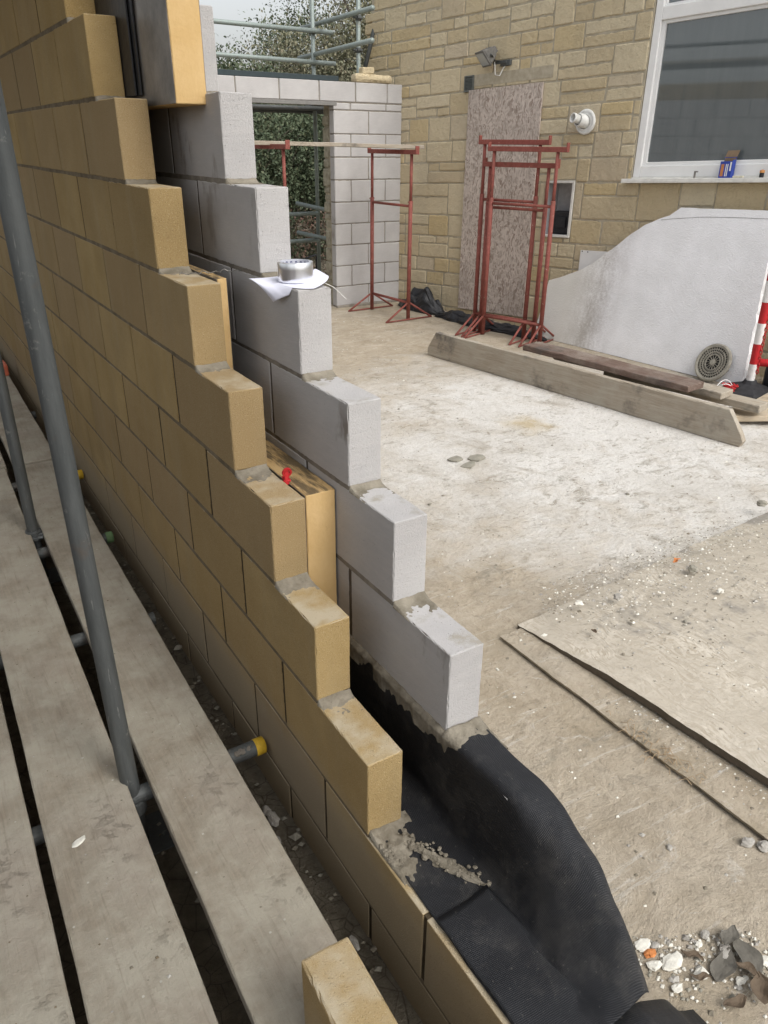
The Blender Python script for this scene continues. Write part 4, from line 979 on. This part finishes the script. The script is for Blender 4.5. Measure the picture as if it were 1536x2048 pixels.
trestle((4.285, 5.02), (4.475, 4.48), 1.455, 'red steel trestle at the back of the nested group, head beam highest', .985)
trestle((4.30, 4.94), (4.50, 4.37), 1.27, 'red steel trestle in the middle of the nested group with the lowest head beam', .92)
trestle((3.96, 6.50), (4.0, 5.81), 1.36, 'red steel trestle by the far block pier carrying the right end of the board', .88)
trestle((2.60, 6.55), (2.62, 5.85), 1.40, 'red steel trestle seen through the far opening carrying the left end of the board', .88)
plank('trestle_board', (2.2, 6.22, 1.455), (4.22, 6.0, 1.425), .22, .036, 'scaffold board spanning the two far trestles', M['timber'], seed=9)

# ================================================================== BLACK SHEET AT WALL BASE
def crumple(name, path, w0, hh, label, seed):
    n, m = 46, 18; P = np.zeros((n, m, 3)); path = np.array(path, float)
    for i in range(n):
        u = i/(n-1)*(len(path)-1); k = min(int(u), len(path)-2); c = path[k]*(1-(u-k))+path[k+1]*(u-k)
        for j in range(m):
            v = j/(m-1); a = math.pi*v; e = math.sin(math.pi*min(1, max(0, i/(n-1))))**.35
            z = FZ+.004+hh*c[2]*math.sin(a)*e*(1+.55*mn.noise(Vector((c[0]*9+seed, c[1]*9, v*4))))
            P[i, j] = (c[0]-w0/2*math.cos(a)*e*(1+.4*nz(c[0], c[1], seed, 6))+.02*nz(c[1], v, seed, 12), c[1]+.02*nz(c[1], v, seed+3, 12), max(z, FZ+.003))
    mb = MB(); sheet(mb, P, .003); o = mb.build(name, M['black'], origin=(path[0][0], path[0][1], FZ)); tag(o, label, 'plastic sheet', 'black plastic along the house'); return o
crumple('plastic_sheet', [(4.42, 6.60, .5), (4.40, 6.3, 1.6), (4.45, 6.02, 1.6), (4.47, 5.85, .6)], .26, .14, 'bunched black plastic sheet in the corner behind the right foot of the far trestle', 1)
crumple('plastic_sheet', [(4.40, 5.85, .5), (4.45, 5.6, 1.1), (4.48, 5.3, .7), (4.50, 5.0, .8), (4.57, 4.7, .7), (4.62, 4.3, .6)], .22, .105, 'long crumpled black plastic sheet lying along the foot of the stone wall', 5)

# ================================================================== FLOOR SHEETS
def floorsheet(poly, zt, th, label, seed, mat, sink=0):
    # poly: 4 corners (x,y): near-left, far-left, far-right, near-right
    n, m = 70, 130; P = np.zeros((n, m, 3)); a, b, c, d = [np.array(p) for p in poly]
    for i in range(n):
        for j in range(m):
            u, v = (i/(n-1))**1.6, j/(m-1); p = (a*(1-v)+b*v)*(1-u)+(d*(1-v)+c*v)*u
            e = min(1, min(u, 1-v)*40)
            rag = .007*nz(p[0], p[1], seed, 6)+.004*nz(p[0], p[1], seed, 30) if i == 0 else 0
            P[i, j] = (p[0]+rag, p[1]+(.012*nz(p[0], p[1], seed, 9) if j == m-1 else 0), zt+.004*nz(p[0], p[1], seed, 4)+.0012*nz(p[0], p[1], seed, 40)-(sink*max(0, (v-.72)/.28)**1.5))
    mb = MB(); Q = P[:, ::-1]; k = Q.shape; lowr = Q.copy(); lowr[:, :, 2] -= th; lowr[0, :, 0] += .004
    A = np.concatenate([lowr[:1], Q, lowr[-1:]]); A = np.concatenate([np.concatenate([lowr[:1, :1], lowr[:, :1], lowr[-1:, :1]]), A, np.concatenate([lowr[:1, -1:], lowr[:, -1:], lowr[-1:, -1:]])], 1)
    sheet(mb, A); o = mb.build('floor_board_sheet', mat, origin=(*poly[0], zt)); tag(o, label, 'board', 'board sheets on the floor'); return o
floorsheet([(1.26, -1.2), (1.135, .73), (3.9, .90), (3.9, -1.2)], -.213, .030, 'upper dusty strand board sheet on the floor at the right with ragged dark edge', 3, M['floorosb'], .036)
floorsheet([(1.045, -1.2), (1.03, .71), (1.9, .74), (1.9, -1.2)], -.2515, .012, 'lower thin board sheet sticking out from under the upper one on the floor', 8, M['slab'])

# ================================================================== DEBRIS
def lay(mb_f, name, mat, pos, label, cat, grp=None):
    mb = MB(); mb_f(mb); o = mb.build(name, mat, origin=pos); tag(o, label, cat, grp); return o
for i, (x, y, r, lab) in enumerate([(1.995, 2.29, .045, 'left'), (2.12, 2.245, .05, 'right'), (2.01, 2.175, .046, 'nearest')]):
    def f(mb, x=x, y=y, r=r, i=i):
        n = 7; V = []
        for z in (FZ+.003, FZ+.011):
            for k in range(n): a = 2*math.pi*k/n; q = r*(.95+.7*nz(math.cos(a)*3, math.sin(a)*3, i*4)); V.append((x+q*1.15*math.cos(a), y+q*.8*math.sin(a), z+.004*i*math.cos(a)))
        mb.add(V, [tuple(range(n))[::-1], tuple(range(n, 2*n))]+[(k, (k+1) % n, (k+1) % n+n, k+n) for k in range(n)])
    lay(f, 'slate_piece', M['slate'], (x, y, FZ), f'{lab} of the three grey slate pieces lying together on the pale floor', 'slate', 'slate pieces on the floor')
for i, (x, y, z, r, mt, lab) in enumerate([(.995, -.382, FZ, .016, 'pebble', 'pale rounded stone at the end of the thin board edge, left of its twin'), (1.022, -.415, FZ, .017, 'pebble', 'pale rounded stone at the right frame edge beside its twin'),
        (1.165, .612, FZ+.02, .015, 'chip', 'white stone chip lying between the two board sheet edges'), (1.40, .669, -.21, .017, 'chip', 'white chip with a sharp corner near the far left corner of the upper sheet'),
        (1.57, .62, -.21, .018, 'pebble', 'grey angular stone on the upper board sheet among dark grit'), (2.026, .611, -.21, .02, 'slate', 'dark greenish stone on the upper board sheet right of the orange leaf'), (1.97, .43, -.21, .014, 'chip', 'long white chip on the upper board sheet near the dark grit'),
        (2.898, .86, -.21, .024, 'slate', 'dark round stone at the right frame edge on the board sheet'), (2.508, 1.397, FZ, .011, 'slate', 'small dark stone alone on the pale floor'), (1.30, .12, -.245, .011, 'chip', 'small white chip in the channel between the board edges'),
        (.80, -.28, FZ, .009, 'pebble', 'small pebble on the tan floor right of the curled membrane'), (1.50, 1.85, FZ, .010, 'slate', 'small dark stone on the floor beside the second lowest grey block')]):
    lay(lambda mb: lump(mb, (x, y, z+r*.45), r, i+3, (1.15, .9, .6), 9), 'stone', M[mt], (x, y, z), lab, 'stone', 'loose stones')
for i in range(3):
    x, y = [(1.33, .655), (1.365, .62), (1.34, .59)][i]
# rubble/foam chips bottom right
for i in range(18):
    x = rnd.uniform(.47, .74); y = -.40-.55*(x-.47)-rnd.uniform(.0, .16)+.02; r = rnd.uniform(.005, .015)
    lay(lambda mb: lump(mb, (x, y, FZ+r*.5), r, i+40, (1.3, .85, .35), 7, .4), 'rubble_chip', M['chip' if i % 3 else 'pebble'], (x, y, FZ), 'cream and grey chip among the leaves in the bottom right corner', 'chip', 'chips in the bottom right corner')
lay(lambda mb: lump(mb, (.512, -.457, FZ+.006), .012, 5, (1.2, .9, .5), 7, .5), 'brick_fragment', M['oleaf'], (.512, -.457, FZ), 'orange brick fragment beside the tip of the curled membrane', 'brick fragment')
for i, (x, y, r) in enumerate([(.541, -.500, .022), (.512, -.435, .018)]): lay(lambda mb: lump(mb, (x, y, FZ+.006), r, i+77, (1.35, .8, .22), 8, .32), 'rubble_chip', M['chip'], (x, y, FZ), ('large white flake beside the orange brick fragment', 'cream lump behind the orange brick fragment')[i], 'chip')
def leafm(mb, c, L, W, ang, curl, tilt=0, seed=0):
    n, m = 14, 7; P = np.zeros((n, m, 3))
    for i in range(n):
        u = i/(n-1); w_ = W*math.sin(math.pi*u**.85)**.75*.5
        for j in range(m):
            v = (j/(m-1)-.5)*2; x = (u-.5)*L; y = v*w_+.004*math.sin(u*8+seed)
            z = curl*((v*w_/max(W, .001)*2)**2)*W+curl*.35*(u-.5)**2*L+.002*nz(u*3, v, seed, 2)+tilt*u*L
            P[i, j] = (c[0]+x*math.cos(ang)-y*math.sin(ang), c[1]+x*math.sin(ang)+y*math.cos(ang), c[2]+z+.003)
    sheet(mb, P, .0008)
LV = [(.636, -.568, .095, .042, .3, 'greyleaf', 'large grey-brown oval leaf at the bottom right'), (.70, -.585, .09, .05, 1.2, 'greyleaf', 'dark grey leaf at the right frame edge'), (.59, -.515, .05, .014, 2.2, 'dleaf', 'brown curled leaf left of the large grey-brown leaf'),
      (.56, -.56, .045, .013, 2.6, 'dleaf', 'narrow brown curled leaf near the white flake'), (.575, -.64, .06, .022, 2.9, 'dleaf', 'brown leaf on the lower edge by the membrane'), (.65, -.65, .07, .04, .7, 'dleaf', 'reddish brown leaf in the bottom corner'), (.70, -.535, .06, .03, .2, 'greyleaf', 'small dark leaf above the grey leaf at the right edge'), (.66, -.61, .05, .02, 1.9, 'dleaf', 'small folded brown leaf among the chips')]
for i, (x, y, L, W, a, mt, lab) in enumerate(LV):
    lay(lambda mb: leafm(mb, (x, y, FZ+.002+.003*i), L*1.08, W*1.1, a,     .3 if mt == 'dleaf' else .12, .05, i), 'fallen_leaf', M[mt], (x, y, FZ), lab, 'leaf', 'fallen leaves')
lay(lambda mb: leafm(mb, (2.03, .70, -.210), .06, .018, .2, .5, 0, 3), 'fallen_leaf', M['oleaf'], (2.03, .7, -.21), 'orange leaf on the dusty board sheet', 'leaf', 'fallen leaves')
lay(lambda mb: leafm(mb, (1.31, .50, -.208), .025, .016, .9, .5, 0, 4), 'fallen_leaf', M['dleaf'], (1.31, .5, -.21), 'tiny dark brown leaf near the ragged edge of the upper sheet', 'leaf', 'fallen leaves')
# grit everywhere: uncountable
def grit(name, n, fpos, rr, mats, label):
    mb = MB()
    for k in range(n):
        x, y, z = fpos(); r = rnd.uniform(*rr)*(1 if rnd.random() < .93 else 1.9); a = rnd.uniform(0, 6.28)
        V = [(x+r*1.2*math.cos(a+q*1.57+rnd.uniform(-.3, .3)), y+r*math.sin(a+q*1.57), z) for q in range(4)]+[(x+r*.3, y, z+r*.7), (x-r*.3, y+r*.2, z+r*.6)]
        mb.add(V, [(0, 1, 4), (1, 2, 5, 4), (2, 3, 5), (3, 0, 4, 5)], rnd.randrange(len(mats)))
    o = mb.build(name, mats); tag(o, None, None, kind='stuff'); return o
def p_floor():
    while True:
        x = rnd.uniform(.32, 4.2); y = rnd.uniform(-.9, 6.3)
        if x > .98 and y < .95: continue
        if rnd.random() < (1 if x < 1.6 else .45): return x, y, FZ+.0
grit('floor_grit', 2300, p_floor, (.0015, .006), [M['pebble'], M['slate'], M['chip'], M['wet']], '')
def p_ply():
    x = rnd.gauss(1.9, .5); y = .86-abs(rnd.gauss(0, .22)) if rnd.random() < .6 else rnd.uniform(-.5, .8)
    return (x, y, -.213) if 1.24 < x < 3.3 else (rnd.uniform(1.3, 2.9), rnd.uniform(.3, .84), -.213)
grit('sheet_grit', 2600, p_ply, (.0012, .0055), [M['pebble'], M['slate'], M['chip'], M['wet'], M['pebble']], '')
def p_ch():
    y = rnd.uniform(-.75, .7); return (1.06+.14*rnd.random()**.7 - .06*(y-.7)*.8*rnd.random(), y, -.2535)
grit('channel_grit', 900, p_ch, (.0015, .005), [M['pebble'], M['chip'], M['slate'], M['wet']], '')
def p_tr(): return rnd.uniform(-.10, -.005) if rnd.random() < .6 else rnd.uniform(-.4, -.1), rnd.uniform(-1, 3), -.352
grit('corner_grit', 420, lambda: (lambda u: (.47+.3*u, -.40-.55*.3*u-abs(rnd.gauss(0, .10))+.02, FZ+.001))(rnd.random()), (.0015, .006), [M['chip'], M['pebble'], M['chip'], M['wet'], M['slate']], '')
grit('trench_rubble', 260, p_tr, (.003, .010), [M['wet'], M['slate'], M['soil']], '')
def p_bd():
    b = rnd.choice((-.25, -.53, -.78)); return b+rnd.uniform(-.09, .09), rnd.uniform(-.4, 3), BZ+.0005
grit('board_grit', 420, p_bd, (.0008, .0028), [M['wet'], M['pebble'], M['mortar']], '')
# straw-like twigs by the thin edge
mb = MB()
for k in range(46):
    y = rnd.gauss(-.03, .07); x = 1.045+rnd.gauss(0, .025); a = rnd.uniform(0, 3.1); L = rnd.uniform(.015, .05)
    tube(mb, [(x, y, -.247), (x+L*.5*math.cos(a), y+L*.5*math.sin(a), -.240+rnd.uniform(0, .008)), (x+L*math.cos(a+.3), y+L*math.sin(a+.3), -.246)], .0012, 5)
o = mb.build('dry_twigs', plain('straw', (.36, .27, .17), .8), origin=(1.05, 0, -.25)); tag(o, None, None, kind='stuff')
for k, (x, y, r) in enumerate([(-.060, .47, .018), (-.055, .44, .022), (-.045, -.02, .016), (-.075, .36, .012)]):
    lay(lambda mb: lump(mb, (x, y, -.345+r*.3), r, k+9, (.7, 1.3, .6), 8), 'stone', M['pebble'], (x, y, -.35), ('grey stone in the trench just behind the yellow capped tube', 'larger pale stone in the trench in front of the yellow capped tube', 'long thin stone in the trench near the loose yellow block', 'small stone in the trench beside the nearest board')[k], 'stone', 'stones in the trench')
# bright strap at far left
mb = MB(); rbox(mb, (-.115, 5.0, -.11), (-.08, 5.2, -.03), .01, .02, .004, .006); o = mb.build('orange_strap', plain('orange_webbing', (.62, .16, .09), .6), origin=(-.1, 5.1, -.11)); tag(o, 'tiny bright orange-red bundle on the far scaffold board at the left edge', 'strap')

# ================================================================== FAR SCAFFOLD
def ftube(a, b, label, grp='scaffold tubes beyond the far wall', mat='greensteel'):
    mb = MB(); tube(mb, [a, b], .02415, 14); o = mb.build('scaffold_tube', M[mat], smooth=True, origin=a); tag(o, label, 'scaffold tube', grp); return o
def fstd(x, y, z1, label):
    t = thing('scaffold_standard', (x, y, -.35), label, 'scaffold pole', 'far scaffold standards'); mb = MB(); tube(mb, [(x, y, -.35), (x, y, z1)], .02415, 14); mb.build('tube', M['greensteel'], t, smooth=True); return t
s1 = fstd(4.07, 8.0, 3.6, 'upright scaffold pole seen through and above the far door opening')
s2 = fstd(4.185, 7.16, 3.6, 'upright scaffold pole just left of the house corner above the far wall')
for z in (2.60, 2.29): coupler(s1, (4.07, 8.0, z), (0, 0, 1), (0, -1, 0), M['steel'])
for z in (2.655, 2.36): coupler(s2, (4.185, 7.16, z), (0, 0, 1), (-1, 0, 0), M['steel'])
ftube((2.0, 7.95, 2.615), (4.30, 7.95, 2.60), 'upper green-grey guard rail along the far scaffold, left of the pole')
ftube((2.0, 7.95, 2.315), (4.33, 7.95, 2.29), 'lower green-grey guard rail along the far scaffold just above the dark channel')
ftube((4.20, 8.6, 2.69), (4.10, 6.72, 2.69), 'upper return guard rail coming forward to the right of the pole')
ftube((4.13, 8.5, 2.375), (3.93, 6.45, 2.375), 'lower return guard rail coming forward above the rounded stone')
ftube((4.29, 7.2, 2.2), (4.75, 7.4, 3.3), 'slanting scaffold brace by the house corner', mat='steel')
ftube((2.4, 7.93, .66), (4.03, 7.93, .665), 'upper dark rail crossing the far opening at mid height')
ftube((2.4, 7.93, .345), (4.03, 7.93, .35), 'lower dark rail crossing the far opening near the shrubs')
ftube((3.93, 8.3, .76), (4.14, 7.3, .68), 'upper short pale tube end poking in at the right of the far opening')
ftube((3.93, 8.3, .41), (4.14, 7.3, .36), 'lower short pale tube end poking in at the right of the far opening')
t = thing('scaffold_platform', (3.3, 7.7, 1.86), 'scaffold platform seen from below through the top of the far opening', 'scaffold platform')
for k in range(4):
    mb = MB(); rbox(mb, (2.2, 7.30+.235*k, 1.87), (4.45, 7.52+.235*k, 1.905), .004, .2, 0, .003, seed=k); mb.build('board', M['timber'], t)
mb = MB(); 
for x in (2.9, 4.15): tube(mb, [(x, 7.15, 1.845), (x, 8.4, 1.845)], .02415, 12)
tube(mb, [(2.2, 7.25, 1.79), (4.3, 7.25, 1.79)], .02415, 12); tube(mb, [(2.2, 8.05, 1.79), (4.3, 8.05, 1.79)], .02415, 12); mb.build('support_tube', M['steel'], t, smooth=True)
mb = MB(); tube(mb, [(4.34, 8.6, -.36), (4.34, 8.6, .02), (4.33, 8.58, .06), (4.28, 8.5, .09), (4.1, 8.3, .10), (3.9, 8.1, .10)], .012, 10); o = mb.build('bent_pipe', M['rubber'], smooth=True, origin=(4.3, 8.6, -.35)); tag(o, 'thin dark bent pipe at the foot of the far opening', 'pipe')

# ================================================================== TREES AND SHRUBS
def tree(x, y, h, cr_, nleaf, mat, label, seed, base=.0, leafs=.058, trunk=.09, squash=1.0, gname='trees behind the far wall', cat='tree', nm='tree'):
    t = thing(nm, (x, y, -.36), label, cat, gname); rr = random.Random(seed)
    mb = MB(); cl = []
    top = np.array((x, y, h*.75)); tube(mb, [(x, y, -.4), (x+.05, y, h*.25), (x-.03, y+.05, h*.5), top], [trunk, trunk*.8, trunk*.55, trunk*.2], 10)
    for k in range(16):
        a = rr.uniform(0, 6.28); z0 = rr.uniform(.12, .6)*h; L = cr_*rr.uniform(.55, 1.); zt = z0+rr.uniform(.1, .45)*h
        p1 = (x, y, z0); p2 = (x+L*.5*math.cos(a), y+L*.5*math.sin(a), (z0+zt)/2+.08); p3 = (x+L*math.cos(a), y+L*math.sin(a), min(zt, h*.97))
        tube(mb, [p1, p2, p3], [trunk*.4, trunk*.22, .006], 6); cl += [np.array(p2), np.array(p3)]
        for q in range(2):
            p4 = np.array(p3)+np.array((rr.uniform(-.3, .3), rr.uniform(-.3, .3), rr.uniform(-.05, .35)))*cr_*.5; tube(mb, [p2, p4], [trunk*.12, .004], 5, False); cl.append(p4)
    mb.build('trunk', M['bark'], t)
    # clumps fill the crown's volume
    for k in range(60):
        a = rr.uniform(0, 6.28); zz = rr.uniform(base, h*.96); prof = math.sin(math.pi*min(1, max(.12, (zz-base+.25*h)/(h*1.27-base))))**.5
        r = cr_*prof*math.sqrt(rr.uniform(.1, 1)); cl.append(np.array((x+r*math.cos(a), y+r*math.sin(a)*squash, zz)))
    cl = np.array(cl); g = np.random.default_rng(seed)
    n = nleaf; ci = g.integers(0, len(cl), n); sg = g.uniform(.14, .28, len(cl))*min(1.3, cr_)
    P = cl[ci]+g.normal(0, 1, (n, 3))*sg[ci][:, None]*np.array((1, 1, .8))
    keep = P[:, 2] > -.33; P = P[keep]; n = len(P)
    A1 = g.normal(0, 1, (n, 3)); A1[:, 2] -= .5; A1 /= np.linalg.norm(A1, axis=1, keepdims=True); A2 = np.cross(A1, g.normal(0, 1, (n, 3))); A2 /= np.linalg.norm(A2, axis=1, keepdims=True)
    L = (leafs*g.uniform(.6, 1.25, n))[:, None]; N = np.cross(A1, A2)
    V = np.stack([P-A1*L*.5, P+A2*L*.28+N*L*.06, P+A1*L*.5, P-A2*L*.28+N*L*.06], 1).reshape(-1, 3)
    mb = MB(); mb.v = [V]; mb.f = [(4*i, 4*i+1, 4*i+2, 4*i+3) for i in range(n)]; mb.n = len(V); mb.mi = [0]*n
    mb.build('crown', mat, t)
    return t
tree(6.3, 12.6, 3.15, 1.1, 44200, M['leafA'], 'middle autumn-brown tree behind the scaffold guard rails', 1)
tree(7.6, 12.3, 4.3, 1.25, 44200, M['leafA'], 'tall greenish brown tree behind the house corner', 2)
tree(4.9, 13.0, 2.5, .95, 30600, M['leafB'], 'lower green tree at the left, under the open sky', 3)
tree(7.6, 14.5, 4.0, 1.3, 30600, M['leafB'], 'taller tree farther back with sky showing through its top', 4)
tree(3.7, 13.4, 2.3, .8, 17000, M['leafA'], 'leftmost sparse tree just beside the grey block edge', 5)
for i, (x, y, h, lab) in enumerate([(4.4, 11.0, 1.9, 'dark green shrub filling the left of the far opening'), (5.3, 11.2, 2.0, 'dark green shrub filling the middle of the far opening'), (6.2, 11.0, 2.1, 'dark green shrub filling the right of the far opening'), (3.4, 11.4, 1.8, 'dark green shrub mostly hidden left of the far opening'), (7.2, 11.2, 2.2, 'dark green shrub hidden behind the far pier and house corner')]):
    tree(x, y, h, .8, 13000, M['leafB'], lab, 20+i, -.3, .06, .05, gname='shrubs seen through the far opening', cat='shrub', nm='shrub')
tree(4.85, 9.6, .45, .5, 1800, M['leafR'], 'low reddish shrub at the foot of the far opening', 40, -.33, .05, .02, gname='shrubs seen through the far opening', cat='shrub', nm='shrub')

for o in bpy.data.objects:
    if '_o' in o: del o['_o']
bpy.data.objects.remove(win); bpy.data.objects.remove(eo)
